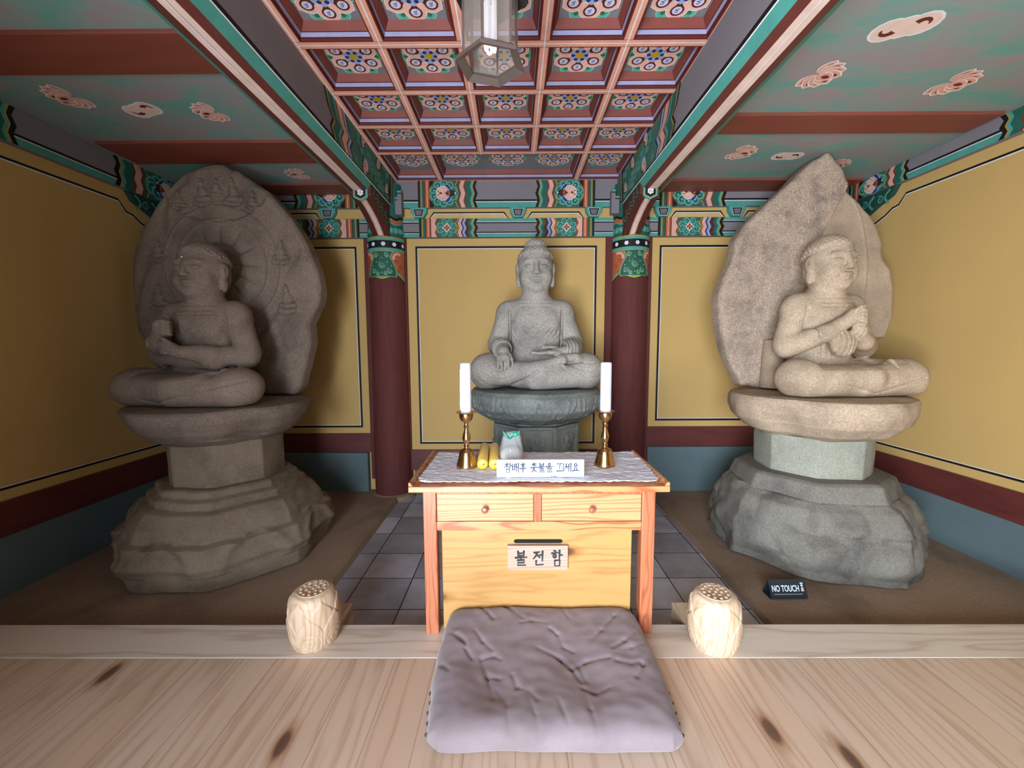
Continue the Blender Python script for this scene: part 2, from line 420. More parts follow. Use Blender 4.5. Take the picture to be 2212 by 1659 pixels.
sr = slab(1.42, XR+0.1, 1.9, YB+0.1, 'floor', 9); struct(sr)
# wooden floor on which the altar table stands
b = B(); b.box(XL, XR, -1.05, 1.742, -0.06, 0.0); struct(b.build('floor', M_pine))
b = B(); b.box(XL, XR, 1.745, 1.972, -0.12, 0.001); struct(b.build('trim_1', M_pinex, bevel=0.004))
for nm, x0, x1 in (('floor_joist', -1.05, -0.885), ('floor_joist', 0.855, 1.02)):
    b = B(); b.box(x0, x1, 1.975, 2.155, -0.12, -0.002)
    tag(b.build(nm, wood('pine_joist_%d' % (x0*100), (220, 200, 176), (170, 130, 96), axis=1, ring=8, fine=60), bevel=0.003),
        ('sawn pine joist end jutting past the sill behind the left lotus stool' if x0 < 0 else 'sawn pine joist end jutting past the sill behind the right lotus stool'),
        'wood beam', 'joist ends behind the sill')

# ---- back wall
def outline(P, x0, x1, z0, z1, wid=0.021, whi=0.006):
    for a, b_, c, d in ((x0, x1, z1-wid, z1), (x0, x1, z0, z0+wid), (x0, x0+wid, z0+wid, z1-wid), (x1-wid, x1, z0+wid, z1-wid)): P.rect(a, b_, c, d, BLACK)
    P.nxt(); x0 += wid; x1 -= wid; z0 += wid; z1 -= wid
    for a, b_, c, d in ((x0, x1, z1-whi, z1), (x0, x1, z0, z0+whi), (x0, x0+whi, z0, z1), (x1-whi, x1, z0, z1)): P.rect(a, b_, c, d, WHITE)
back = B(); back.box(XL-0.2, XR+0.2, YB+0.02, YB+0.22, -0.4, 3.3); back = struct(back.build('wall_back', M_yel))
fb = lambda u, v_, h: (u, YB+0.005-h, v_)
for x0, x1, z0 in ((XL, -1.50, 0.482), (-1.075, 0.925, 0.305), (1.385, XR, 0.545)):
    b = B(); b.box(x0, x1, YB+0.005, YB+0.03, z0, 2.465); pn = b.build('yellow_panel', M_yel, back)
    P = Paint(fb)
    a0 = x0+0.085 if x0 > XL else XL-0.1
    a1 = x1-0.085 if x1 < XR else XR+0.1
    outline(P, a0, a1, z0+0.06, 2.465-0.075)
    P.build('painted_border', back)
for x0, x1, z0, z1 in ((XL, -1.5, 0.282, 0.482), (-1.08, 0.93, 0.09, 0.305), (1.385, XR, 0.338, 0.545)):
    b = B(); b.box(x0, x1, YB-0.025, YB+0.03, z0, z1); b.build('rail', M_brown, back, bevel=0.004)
for x0, x1, z1 in ((XL, -1.53, 0.282), (1.385, XR, 0.338), (-1.04, 0.93, 0.10)):
    b = B(); b.box(x0, x1, YB-0.05, YB+0.05, -0.35, z1); b.build('grey_skirting', M_greywall, back, bevel=0.012)
# posts flanking each column
for cx_, x0, x1 in ((-1.27, -1.50, -1.075), (1.165, 0.925, 1.385)):
    b = B(); b.box(x0, x1, YB-0.03, YB+0.05, 0.0, 2.47); b.build('door_post', M_brownv, back, bevel=0.004)
# lintels
def lintel(z0, z1, y, flower):
    b = B(); b.box(XL, XR, y, YB+0.1, z0, z1); L_ = b.build('lintel', M_grey, back, bevel=0.006)
    P = Paint(lambda u, v_, h: (u, y-h, v_))
    H = z1-z0
    if flower == 'lotus':
        P.rect(XL, XR, z0, z0+0.055, TEAL); P.nxt().rect(XL, XR, z0+0.05, z0+0.057, WHITE); P.nxt().rect(XL, XR, z0+0.057, z0+0.075, BLACK)
    else:
        P.rect(XL, XR, z0, z0+0.035, TEAL); P.nxt().rect(XL, XR, z0+0.033, z0+0.038, WHITE); P.nxt().rect(XL, XR, z0+0.038, z0+0.05, BLACK)
        P.nxt().rect(XL, XR, z1-0.03, z1, TEAL); P.nxt().rect(XL, XR, z1-0.034, z1-0.029, WHITE); P.nxt().rect(XL, XR, z1-0.046, z1-0.034, BLACK)
    for u0, d, f in ((-0.935, 1, 0.55), (0.80, -1, 0.55), (-1.53, -1, 0.60), (1.43, 1, 0.62), (XL+0.03, 1, 0.55), (XR-0.03, -1, 0.55)):
        P.n = 5; meoricho(P, u0, d, z0, z1, flower, f)
    P.build('painted_ornament', back)
lintel(2.745, 3.01, YB-0.06, 'lotus')
lintel(2.468, 2.645, YB-0.04, 'diamond')
# yellow strip between the lintels with its teal spacer blocks
b = B(); b.box(XL, XR, YB-0.02, YB+0.05, 2.645, 2.745); b.build('yellow_strip', M_yel, back)
blocks = [-2.42, -1.83, -0.93, 0.045, 0.79, 1.47, 2.19, 2.9]
P = Paint(lambda u, v_, h: (u, YB-0.02-h, v_))
edges = [XL] + blocks + [XR]
for a, c in zip(edges[:-1], edges[1:]):
    if abs(a+1.83) < 0.01 or abs(a-0.79) < 0.01:
        continue
    u0, u1 = a+0.085, c-0.085
    for k, (o_, col) in enumerate(((0, BLACK), (0.014, WHITE), (0.020, YEL))):
        P.n = 1+k; P.poly([(u0+o_*0.6, 2.645), (u0+0.05+o_*0.6, 2.715-o_), (u1-0.05-o_*0.6, 2.715-o_), (u1-o_*0.6, 2.645)], col)
P.build('painted_border', back)
for i, x in enumerate(blocks):
    big = 1.0 if abs(x-0.045) > 0.01 else 1.0
    b = B(); fnb = lambda u, v_, d_: (x+u, d_, v_)
    b.prism([(-0.082, 2.742), (0.082, 2.742), (0.078, 2.70), (0.045, 2.648), (-0.045, 2.648), (-0.078, 2.70)], fnb, YB-0.075, YB)
    sp = b.build('spacer_block', paint(TEAL), back)
    P = Paint(lambda u, v_, h: (x+u, YB-0.075-h, v_))
    for k, (q, col) in enumerate(((1.0, WHITE), (0.94, BLACK), (0.68, GREY))):
        P.n = k; P.poly([(-0.055*q, 2.694+0.035*q), (0.055*q, 2.694+0.035*q), (0.035*q, 2.694-0.035*q), (-0.035*q, 2.694-0.035*q)], col)
    P.build('painted_mark', back)

# ---- columns
def column(cx_, side):
    t = empty('column', (cx_, YB-0.02, -0.15), label='round dark brown timber column with painted green capital, ' + side, cat='column', group='timber columns of the back wall')
    n = 40; b = B(); b.lathe([(0.188, 0.0), (0.186, 0.6), (0.18, 1.6), (0.172, 2.62)], n); b.build('shaft', M_brownv, t, smooth=True)
    b = B(); b.lathe([(0.235, -0.02), (0.23, 0.015), (0.2, 0.028)], n); b.build('plinth', M_slab, t, smooth=True)
    # painted capital wrap
    R = 0.178; z0 = 2.06+0.15
    def cyl(u, v_, h):
        a = u/R; return ((R+0.003+h)*math.sin(a), -(R+0.003+h)*math.cos(a), v_+0.15)
    P = Paint(cyl, 0.00025)
    W = 0.25
    # orange ground with scalloped foot
    low = lambda u: 2.055+0.018*abs(math.sin((u+W)/(2*W)*PI*1.0*3))
    def span(f0, f1, col, u0=-W, u1=W, nu=28, nv=5):
        pts = [(u0+(u1-u0)*i/nu, f0(u0+(u1-u0)*i/nu)+(f1(u0+(u1-u0)*i/nu)-f0(u0+(u1-u0)*i/nu))*j/nv) for j in range(nv+1) for i in range(nu+1)]
        P.raw(pts, [(j*(nu+1)+i, j*(nu+1)+i+1, (j+1)*(nu+1)+i+1, (j+1)*(nu+1)+i) for j in range(nv) for i in range(nu)], col)
    c_ = lambda k: (lambda u: k)
    scal = lambda o: (lambda u: 2.045+o+0.05*min(1, abs(u)/0.13)**1.5 - (0.06*max(0, abs(u)-0.14)/0.1))
    span(scal(-0.012), c_(2.31), BLACK); P.nxt(); span(scal(-0.006), c_(2.31), (170, 165, 40)); P.nxt(); span(scal(0.004), c_(2.31), TEAL); P.nxt(); span(scal(0.02), c_(2.31), ORANGE)
    for sg in (-1, 1):
        P.nxt()
        for k in range(3): P.swirl(sg*(0.15+0.035*(k % 2)), 2.11+0.05*k, 0.022, (130, 44, 30), 0.005, 1.3, k, sg)
        P.rect(min(sg*0.1, sg*W), max(sg*0.1, sg*W), 2.245, 2.275, LBLUE); P.nxt().rect(min(sg*0.1, sg*W), max(sg*0.1, sg*W), 2.232, 2.248, BLUE)
        P.nxt(); P.stroke([(sg*(0.155-0.045*math.cos(a)), 2.24+0.045*math.sin(a)) for a in [PI*k/10-0.3 for k in range(9)]], 0.022, PINK)
    wid = lambda v_: 0.072+0.058*math.sin(max(0, min(1, (2.25-v_)/0.19))*PI*0.62)**1.2 + 0.03*max(0, (v_-2.25)/0.06)
    for k, (o_, col) in enumerate(((0.012, (170, 165, 40)), (0.008, TEAL), (0.0, (40, 88, 70)))):
        P.nxt(); P.region(2.058+(0.008-o_*0.5), 2.31, lambda v_: -wid(v_)-o_*(1 if v_ < 2.3 else 1), lambda v_: wid(v_)+o_, col, 16, 14)
    P.nxt()
    ln = (130, 190, 160)
    for (u, v_, r) in ((0, 2.17, 0.032), (-0.075, 2.115, 0.028), (0.075, 2.115, 0.028), (-0.05, 2.265, 0.024), (0.05, 2.265, 0.024), (-0.035, 2.09, 0.02), (0.035, 2.09, 0.02)):
        P.swirl(u, v_, r, ln, 0.0035, 1.8, u*30, 1 if u > 0 else -1); P.swirl(u+0.004, v_, r*1.3, ln, 0.003, 0.6, 2)
    for (u, v_) in ((0, 2.24), (-0.05, 2.2), (0.05, 2.2), (-0.09, 2.165), (0.09, 2.165), (0, 2.10)): P.disc(u, v_, 0.006, ln, 6)
    P.nxt(); span(c_(2.305), c_(2.34), TEAL); P.nxt(); span(c_(2.30), c_(2.307), OCH)
    P.nxt(); span(c_(2.335), c_(2.405), BLACK); P.nxt(); span(c_(2.405), c_(2.432), TEAL); P.nxt(); span(c_(2.428), c_(2.44), OCH)
    P.nxt()
    for k in (-2, -1, 0, 1, 2):
        for q in range(6): P.disc(k*0.1+0.02+0.013*math.cos(q*PI/3), 2.37+0.013*math.sin(q*PI/3), 0.0075, WHITE, 8)
        P.disc(k*0.1+0.02, 2.37, 0.006, WHITE, 8)
    P.build('painted_capital', t, 'green scrolled bib under a black band of white flowers')
    # upper capital between the lintels
    b = B(); b.lathe([(0.176, 2.59), (0.176, 3.1)], n); b.build('neck', paint(DTEAL), t, smooth=True)
    P = Paint(cyl, 0.00025); P.fn = lambda u, v_, h: ((0.179+h)*math.sin(u/0.179), -(0.179+h)*math.cos(u/0.179), v_+0.15)
    for v_, col, hh in ((2.62, BLACK, 0.02), (2.60, OCH, 0.012), (2.585, ORANGE, 0.03), (2.565, TEAL, 0.012)):
        P.nxt()
        pts = [(-0.24+0.48*i/24, v_+0.012*math.sin(i*0.9)) for i in range(25)]; P.stroke(pts, hh, col)
    for k in range(-5, 6):
        P.nxt().disc(k*0.046, 2.50, 0.03, TEAL, 12); P.nxt().swirl(k*0.046, 2.50, 0.024, (24, 74, 64), 0.005, 1.3, k); P.nxt().swirl(k*0.046, 2.5, 0.018, (150, 212, 200), 0.003, 1.2, k+1)
    P.build('painted_scrolls', t)
    return t
column(-1.27, 'between the left and middle wall panels')
column(1.165, 'between the middle and right wall panels')
# ---- side walls
ZL, ZR = 2.86, 2.88
def side_wall(X, s, name, zt, zb, zr, zc, y1, step):
    """s=+1: inward normal +x. zt yellow top, zb yellow bottom, zr rail bottom, zc ceiling, y1 where the step-down starts"""
    b = B(); b.box(min(X, X-s*0.15), max(X, X-s*0.15), -1.1, YB+0.05, -0.5, zc+0.3); wl = struct(b.build(name, M_yel))
    def bx(x_in, y0, y1_, z0, z1, nm, mt, bev=0.004):
        b = B(); b.box(min(X, X+s*x_in), max(X, X+s*x_in), y0, y1_, z0, z1); return b.build(nm, mt, wl, bevel=bev)
    bx(0.03, -1.1, YB, zr, zb, 'rail', wood('brown_rail_%s' % name, (98, 46, 42), (62, 27, 26), axis=1, ring=9, rough=0.5, grain=0.35))
    bx(0.02, -1.1, YB, -0.3, zr, 'grey_skirting', M_greywall)
    bx(0.05, -1.1, YB, zt, zc+0.02, 'lintel', M_grey)
    fn = lambda u, v_, h: (X+s*(0.051+h), u, v_)
    P = Paint(fn)
    P.rect(-1.1, YB, zt, zt+0.05, TEAL); P.nxt().rect(-1.1, YB, zt+0.046, zt+0.052, WHITE); P.nxt().rect(-1.1, YB, zt+0.052, zt+0.068, BLACK)
    # ornament towards the back corner
    P.n = 5; meoricho(P, YB-0.1, -1, zt, zc+0.02, 'lotus', YB-0.1-y1)
    P.n = 5; meoricho(P, y1-0.78-0.55, 1, zt, zc+0.02, 'lotus', 0.62)
    P.build('painted_ornament', wl)
    # green carved bracket in the corner
    yb = y1+0.03
    pr = [(yb+0.05, zt), (yb+0.10, zt-0.07), (yb+0.23, zt-0.12), (yb+0.36, zt-0.18), (yb+0.5, zt-0.2), (YB, zt-0.2), (YB, zt)]
    b = B(); b.prism(pr, lambda u, v_, d: (X+s*d, u, v_), 0.0, 0.045); b.build('corner_bracket', paint((34, 70, 62)), wl)
    P = Paint(lambda u, v_, h: (X+s*(0.046+h), u, v_))
    for k in range(4):
        P.nxt().stroke([(yb+0.1+0.16*k+0.05*math.sin(a*3), zt-0.02-0.11*a-0.01*k) for a in [q/8 for q in range(9)]], 0.02, TEAL)
        P.nxt().swirl(yb+0.2+0.16*k, zt-0.08, 0.035, TEAL, 0.012, 1.2, 1)
    P.build('painted_scrolls', wl)
    # border line on the yellow plaster
    P = Paint(lambda u, v_, h: (X+s*h, u, v_))
    zl = zt-0.09
    path = [(-1.0, zl), (yb+0.0, zl), (yb+0.06, zl-0.075), (yb+0.12, zl-0.085), (yb+0.19, zl-0.13), (yb+0.23, zl-0.145), (yb+0.36, zl-0.2), (YB, zl-0.21)]
    P.stroke([(a, b_-0.010) for a, b_ in path], 0.012, WHITE); P.nxt().stroke(path, 0.016, BLACK)
    P.stroke([(-1.0, zb+0.072), (YB, zb+0.072)], 0.016, BLACK); P.stroke([(-1.0, zb+0.083), (YB, zb+0.083)], 0.005, WHITE)
    P.build('painted_border', wl)
    return wl
side_wall(XL, 1, 'wall_left', 2.655, 0.455, 0.24, ZL, 3.40, 0)
side_wall(XR, -1, 'wall_right', 2.745, 0.43, 0.225, ZR, 3.62, 0)
# front wall with the open doorway behind the camera
b = B(); b.box(XL, -1.25, -1.2, -1.05, -0.2, 3.2); b.box(0.8, XR, -1.2, -1.05, -0.2, 3.2); b.box(-1.25, 0.8, -1.2, -1.05, 2.1, 3.2)
struct(b.build('wall_front', M_yel))

# ---- side-bay ceilings with red battens and painted lotuses
def side_ceiling(x0, x1, z, battens, flowers, lab):
    b = B(); b.box(x0, x1, -1.1, YB+0.05, z+0.02, z+0.1); c = struct(b.build('ceiling', M_side))
    for i, (a, q) in enumerate(battens):
        lo, hi = (x0+0.12, x1) if x0 < 0 else (x0, x1-0.10)
        b = B(); fnb = lambda u, v_, d: (u, v_, d)
        if x0 < 0: poly = [(lo-0.0, a), (hi, a), (hi, q), (lo+0.0, q)]
        else: poly = [(lo, a), (hi+0.0, a), (hi-0.0, q), (lo, q)]
        b.prism(poly, fnb, z, z+0.04); b.build('batten', M_red, c, bevel=0.004)
    P = Paint(lambda u, v_, h: (u, v_, z+0.0195-h))
    for i, (x, y, k, r, an) in enumerate(flowers):
        P.n = i*3
        if k == 'lotus': P.lotus(x, y, r, an)
        else:
            ca, sa = math.cos(an), math.sin(an)
            for o_, col in ((r*0.08, WHITE), (0, PALE)):
                P.nxt().disc(x-ca*r*0.45, y-sa*r*0.45, r*0.5+o_, col, 14); P.disc(x+ca*r*0.45, y+sa*r*0.45, r*0.5+o_, col, 14); P.disc(x, y, r*0.48+o_, col, 14)
            P.nxt().stroke([(x-ca*r*0.45+r*0.22*math.cos(an+a), y-sa*r*0.45+r*0.22*math.sin(an+a)) for a in [0.6+q*0.36 for q in range(9)]], [r*0.26*(1-q/10) for q in range(9)], (104, 44, 38))
            P.stroke([(x+ca*r*0.45+r*0.22*math.cos(an+PI+a), y+sa*r*0.45+r*0.22*math.sin(an+PI+a)) for a in [0.6+q*0.36 for q in range(9)]], [r*0.26*(1-q/10) for q in range(9)], (104, 44, 38))
    P.build('painted_lotuses', c)
side_ceiling(XL, -1.36, ZL, ((0.75, 1.05), (2.09, 2.39), (3.15, 3.50), (3.95, 4.2)),
    [(-2.69, 2.63, 'lotus', 0.125, 2.9), (-2.33, 2.76, 'cloud', 0.125, 2.8), (-1.96, 2.80, 'lotus', 0.115, 2.9), (-1.9, 3.75, 'lotus', 0.12, PI), (-2.25, 1.85, 'lotus', 0.12, 0), (-2.5, 3.72, 'cloud', 0.12, 0)], 'left')
side_ceiling(1.30, XR, ZR, ((0.9, 1.2), (2.875, 3.12), (3.955, 4.24)),
    [(1.87, 2.145, 'cloud', 0.14, -0.35), (1.765, 2.51, 'lotus', 0.125, 0.3), (2.59, 2.585, 'lotus', 0.13, 0.2), (1.83, 3.45, 'lotus', 0.13, 0.2), (2.2, 3.51, 'cloud', 0.12, 0), (2.75, 3.68, 'lotus', 0.12, 0.1), (2.6, 1.9, 'lotus', 0.13, 0.3)], 'right')

# ---- main beams
def beam(cx_, s, side):
    """s: +1 when the middle bay lies on the +x side"""
    t = empty('ceiling_beam', (cx_, 0, 2.68), label='long painted ceiling beam with pink keel over the ' + side, cat='beam', group='painted main beams')
    y0, y1 = -1.05, YB
    cols = [paint(PALE, 0.5), paint(BROWN, 0.5), paint(TEAL), paint(WHITE), paint(BLACK), M_grey]
    def strip(b, pts, mi, ya, yb_):
        b.cur = mi
        for (a, z0), (c, z1) in zip(pts[:-1], pts[1:]):
            n = 24
            vs = []
            for j in range(n+1):
                y = ya+(yb_-ya)*j/n; w_ = 0.0025*noise.noise(Vector((y*2.5, a*9, cx_)))
                vs += [(a, y, z0+w_), (c, y, z1+w_)]
            b.add(vs, [(2*j, 2*j+1, 2*j+3, 2*j+2) for j in range(n)])
    b = B()
    ye = 3.60
    strip(b, [(-0.034, 0.0), (0.034, 0.0)], 0, y0, ye)
    strip(b, [(s*0.034, 0.0), (s*0.078, 0.012)], 1, y0, ye); strip(b, [(-s*0.034, 0.0), (-s*0.085, 0.014)], 1, y0, ye)
    b.cur = 1; b.add([(-s*0.085, ye, 0.014), (-0.034*s, ye, 0), (0.034*s, ye, 0), (s*0.078, ye, 0.012), (s*0.078, ye, 0.1), (-s*0.085, ye, 0.1)], [(0, 1, 2, 3, 4, 5)])
    strip(b, [(s*0.078, 0.012), (s*0.108, 0.062)], 2, y0, y1); strip(b, [(s*0.108, 0.062), (s*0.111, 0.067)], 3, y0, y1)
    strip(b, [(s*0.111, 0.067), (s*0.116, 0.085)], 4, y0, y1); strip(b, [(s*0.116, 0.085), (s*0.125, 0.34)], 5, y0, y1)
    strip(b, [(-s*0.085, 0.014), (-s*0.15, 0.06), (-s*0.152, 0.24)], 2, y0, y1)
    b.build('timber', cols, t)
    P = Paint(lambda u, v_, h: (v_, u, -h-0.003))
    P.stroke([(y0+(ye-y0)*j/60, 0.002*math.sin(j*0.8)) for j in range(61)], 0.006, WHITE)
    P.build('white_centre_line', t)
    # ornament on the inner face near the back
    P = Paint(lambda u, v_, h: (s*(0.119+h+0.009*(v_-0.085)/0.25), u, v_), 0.00005)
    z0, z1 = 0.068, 0.335
    bands = ((2.80, BLACK), (2.825, OCH), (2.84, DTEAL), (2.93, TEAL), (2.96, (120, 50, 40)), (2.985, PINK), (3.06, (120, 50, 40)), (3.08, LBLUE), (3.12, BLACK), (3.14, (66, 116, 100)))
    for yb_, col in bands:
        P.nxt().poly([(4.1, z0), (4.1, z1), (yb_-0.10, z1), (yb_-0.03, z0+0.16), (yb_+0.04, z0+0.12), (yb_, z0+0.06), (yb_+0.06, z0)], col)
    P.nxt()
    for i in range(46):
        y = 3.25+0.85*((i*0.618) % 1); z = z0+0.02+(z1-z0-0.04)*((i*0.37+0.1) % 1); r = 0.03
        P.n += 1; P.disc(y, z, r, TEAL if i % 2 else (70, 140, 128), 12); P.n += 1
        P.swirl(y, z, r*0.8, (26, 74, 64), 0.006, 1.3, i); P.swirl(y, z, r*0.6, (130, 190, 176), 0.0035, 1.2, i+1)
    for (y, z, r, an) in ((3.42, 0.13, 0.075, 2.2), (3.72, 0.27, 0.06, 2.0), (3.95, 0.15, 0.06, 1.8), (3.35, 0.29, 0.06, 2.6)):
        P.nxt().disc(y+0.02, z, r*0.8, LBLUE, 12); P.nxt().disc(y+0.05, z-0.02, r*0.45, (64, 40, 26), 10); P.nxt().disc(y+0.06, z-0.02, r*0.2, OCH, 8)
        P.lotus(y, z, r*0.8, an)
    for k, col in enumerate((BLACK, OCH, ORANGE, DTEAL)):
        P.nxt().rect(4.06+0.02*k, 4.28, z0, z1, col)
    P.nxt().rect(4.14, 4.28, z0, z1, GREY)
    P.build('painted_ornament', t)
    # chevron ends of the bands wrapped over the outer face
    # curved bracket under the beam end
    prof = [(3.60, 0.07), (3.60, -0.035), (3.68, -0.06), (3.76, -0.075), (3.84, -0.10), (3.92, -0.13), (3.99, -0.16), (4.06, -0.20), (4.13, -0.245), (4.16, -0.245), (4.16, 0.07)]
    xo = 0.02*s
    b = B(); b.prism(prof, lambda u, v_, d: (xo+d, u, v_), -0.085, 0.085); b.build('end_bracket', paint((84, 42, 36)), t, bevel=0.006)
    P = Paint(lambda u, v_, h: (xo+v_, u, 0))
    pts = prof[1:9]
    def fnk(u, v_, h):
        for (a, za), (c, zc_) in zip(pts[:-1], pts[1:]):
            if a <= u <= c+1e-6: return (xo+v_, u, za+(zc_-za)*(u-a)/(c-a)-h-0.002)
        return (xo+v_, u, pts[-1][1]-h-0.002)
    P.fn = fnk
    P.stroke([(3.61+0.51*j/20, 0) for j in range(21)], 0.056, PINK); P.nxt().stroke([(3.61+0.51*j/20, 0) for j in range(21)], 0.032, PALE); P.nxt().stroke([(3.61+0.51*j/20, 0) for j in range(21)], 0.005, WHITE)
    P.build('painted_stripe', t)
    P = Paint(lambda u, v_, h: (xo+s*(0.086+h), u, v_))
    for k in range(5):
        y = 3.66+0.11*k; z = 0.02-0.035*k
        P.nxt().swirl(y, z, 0.042, (84, 140, 122), 0.013, 1.1, 2.2+k*0.2, -1); P.stroke([(y-0.04, z-0.03), (y+0.02, z-0.055), (y+0.09, z-0.03)], 0.012, (84, 140, 122))
    P.build('painted_scrolls', t)
    # shield badge on the beam end
    b = B(); sh = [(-0.06, 0.04), (0.06, 0.04), (0.06, -0.055), (0, -0.085), (-0.06, -0.055)]
    b.prism(sh, lambda u, v_, d: (xo+u, d, v_), 3.585, 3.60); b.build('shield_badge', paint(TEAL), t)
    P = Paint(lambda u, v_, h: (xo+u, 3.585-h, v_))
    for k, (q, col) in enumerate(((0.78, OCH), (0.72, BLACK))): P.n = k; P.poly([(u*q, (v_+0.02)*q-0.02) for u, v_ in sh], col)
    P.n = 3
    for q in range(6): P.disc(0.018*math.cos(q*PI/3+0.5), -0.018+0.018*math.sin(q*PI/3+0.5), 0.009, WHITE, 8)
    P.disc(0, -0.018, 0.007, WHITE, 8)
    P.build('painted_flower', t)
    # stepped blocks next to the column head
    for k, (y, z) in enumerate(((4.19, 0.20), (4.19, 0.14))):
        b = B(); x = s*(0.155+0.035*(1-k)); b.box(x-0.02, x+0.02, 4.16, 4.24, -0.02, z); b.build('stepped_block', M_grey, t, bevel=0.003)
        P = Paint(lambda u, v_, h: (u, 4.16-h, v_)); P.rect(x-0.02, x+0.02, z-0.02, z, TEAL); P.nxt().rect(x-0.02, x+0.02, z-0.03, z-0.02, BLACK); P.build('painted_edge', t)
    return t
beam(-1.29, 1, 'left column')
beam(1.155, -1, 'right column')

# ---- coffered ceiling over the middle bay
GX = [-1.15+0.44*k for k in range(6)]; GY = [4.24, 3.65, 3.225, 2.81, 2.385, 1.96, 1.535, 1.11, 0.685, 0.26, -0.165, -0.59, -1.05]
b = B(); b.box(-1.3, 1.2, -1.1, YB+0.05, 3.12, 3.2); cc = struct(b.build('ceiling', M_grey))
b = B(); b.cur = 0; hw = 0.027
for y in GY: b.box(GX[0]-0.03, GX[-1]+0.03, y-hw, y+hw, 3.0, 3.035)
for i, x in enumerate(GX):
    ye = 3.65 if i in (2, 3) else 4.24
    b.box(x-hw, x+hw, -1.08, ye+hw, 2.9995, 3.035)
b.build('grid_bars', paint((214, 154, 138), 0.55), cc)
P = Paint(lambda u, v_, h: (u, v_, 2.9990-h), 0.0002)
def lines(n0, half, col):
    P.n = n0
    for y in GY: P.rect(GX[0]-half, GX[-1]+half, y-half, y+half, col)
    P.n = n0+1
    for i, x in enumerate(GX):
        ye = 3.65 if i in (2, 3) else 4.24
        for a_, c_ in zip(GY[1:] , GY[:-1]):
            if c_ <= ye+0.01: P.rect(x-half, x+half, a_+hw, c_-hw, col)
lines(0, hw+0.004, (104, 40, 34)); lines(2, hw-0.003, (222, 160, 142)); lines(4, 0.0035, WHITE)
P.n = 7
for x in GX:
    for y in GY:
        if not (y > 4 and x in GX[2:4]): P.rect(x-0.0035, x+0.0035, y-hw, y+hw, WHITE)
P.build('painted_grid_lines', cc)
M_cb = paint((120, 60, 52), 0.55); M_lv = paint(LAV, 0.55); M_db = paint((88, 32, 28), 0.55); M_pg = paint((124, 128, 136), 0.6)
def coffer(w_, h_):
    """moulded frame of one coffer, centred on the origin, open below"""
    b = B()
    steps = [(hw, 3.0, 2), (hw+0.003, 3.014, 2), (hw+0.010, 3.015, 2), (hw+0.013, 3.036, 1), (hw+0.019, 3.037, 2), (hw+0.022, 3.040, 0), (hw+0.040, 3.078, 0)]
    for (a, z0, _), (c, z1, mi) in zip(steps[:-1], steps[1:]):
        q0 = [(-w_/2+a, -h_/2+a, z0), (w_/2-a, -h_/2+a, z0), (w_/2-a, h_/2-a, z0), (-w_/2+a, h_/2-a, z0)]
        q1 = [(-w_/2+c, -h_/2+c, z1), (w_/2-c, -h_/2+c, z1), (w_/2-c, h_/2-c, z1), (-w_/2+c, h_/2-c, z1)]
        b.cur = mi; b.add(q0+q1, [(i, (i+1) % 4, 4+(i+1) % 4, 4+i) for i in range(4)])
    b.cur = 3; c = steps[-1][0]; z = 3.078
    b.add([(-w_/2+c, -h_/2+c, z), (w_/2-c, -h_/2+c, z), (w_/2-c, h_/2-c, z), (-w_/2+c, h_/2-c, z)], [(0, 3, 2, 1)])
    me_o = b.build('coffer', [M_cb, M_lv, M_db, M_pg], None, fix=False)
    return me_o
def flower_mesh():
    P = Paint(lambda u, v_, h: (u, v_, 3.0775-h))
    for k in range(6):
        a = PI/2+PI/6+k*PI/3
        P.n = 0; P.petal(0, 0, a, 0.09, 0.175, 0.04, (150, 212, 196)); P.n = 1; P.petal(0, 0, a, 0.09, 0.170, 0.036, (86, 180, 158)); P.n = 2; P.disc(0.135*math.cos(a), 0.135*math.sin(a), 0.014, (58, 110, 88), 8)
    for q, (r, rr, col) in enumerate(((0.098, 0.058, (246, 226, 222)), (0.098, 0.054, (232, 186, 174)))):
        P.n = 3+q
        for k in range(6):
            a = PI/2+k*PI/3; P.disc(r*math.cos(a), r*math.sin(a), rr, col, 18); P.petal(0, 0, a, 0.1, 0.163-0.004*q, 0.03-0.002*q, col)
    for k in range(6):
        a = PI/2+k*PI/3; x, y = 0.102*math.cos(a), 0.102*math.sin(a)
        P.n = 6; P.disc(x, y, 0.035, (92, 30, 30), 14); P.petal(0, 0, a, 0.055, 0.10, 0.02, (92, 30, 30))
        P.n = 7; P.disc(x, y, 0.025, (206, 212, 232), 14)
        P.n = 8; P.stroke([(x-0.012, y+0.008), (x, y+0.012), (x+0.006, y), (x-0.006, y-0.004), (x+0.01, y-0.012)], 0.005, (66, 74, 150)); P.stroke([(x-0.012, y-0.006), (x+0.002, y+0.002)], 0.004, (66, 74, 150))
    P.n = 9; P.disc(0, 0, 0.05, (150, 172, 222), 12)
    for k in range(6):
        a = k*PI/3+PI/2; P.disc(0.045*math.cos(a), 0.045*math.sin(a), 0.018, (150, 172, 222), 8)
    P.n = 10
    for k in range(6):
        a = k*PI/3; P.disc(0.038*math.cos(a), 0.038*math.sin(a), 0.0125, BLUE, 8)
    P.n = 11; P.disc(0, 0, 0.026, (196, 160, 44), 12)
    return P.build('painted_flower')
fl0 = flower_mesh(); used_f = False
protos = {}
def put(x, y, w_, h_, fl):
    global used_f
    key = (round(w_, 3), round(h_, 3))
    if key not in protos: o = protos[key] = coffer(w_, h_)
    else: o = protos[key].copy(); C.objects.link(o)
    o.location = (x, y, 0); o.parent = cc
    for dx in fl:
        if not used_f: f_ = fl0; used_f = True
        else: f_ = fl0.copy(); C.objects.link(f_)
        f_.parent = cc; f_.location = (x+dx, y, 0)
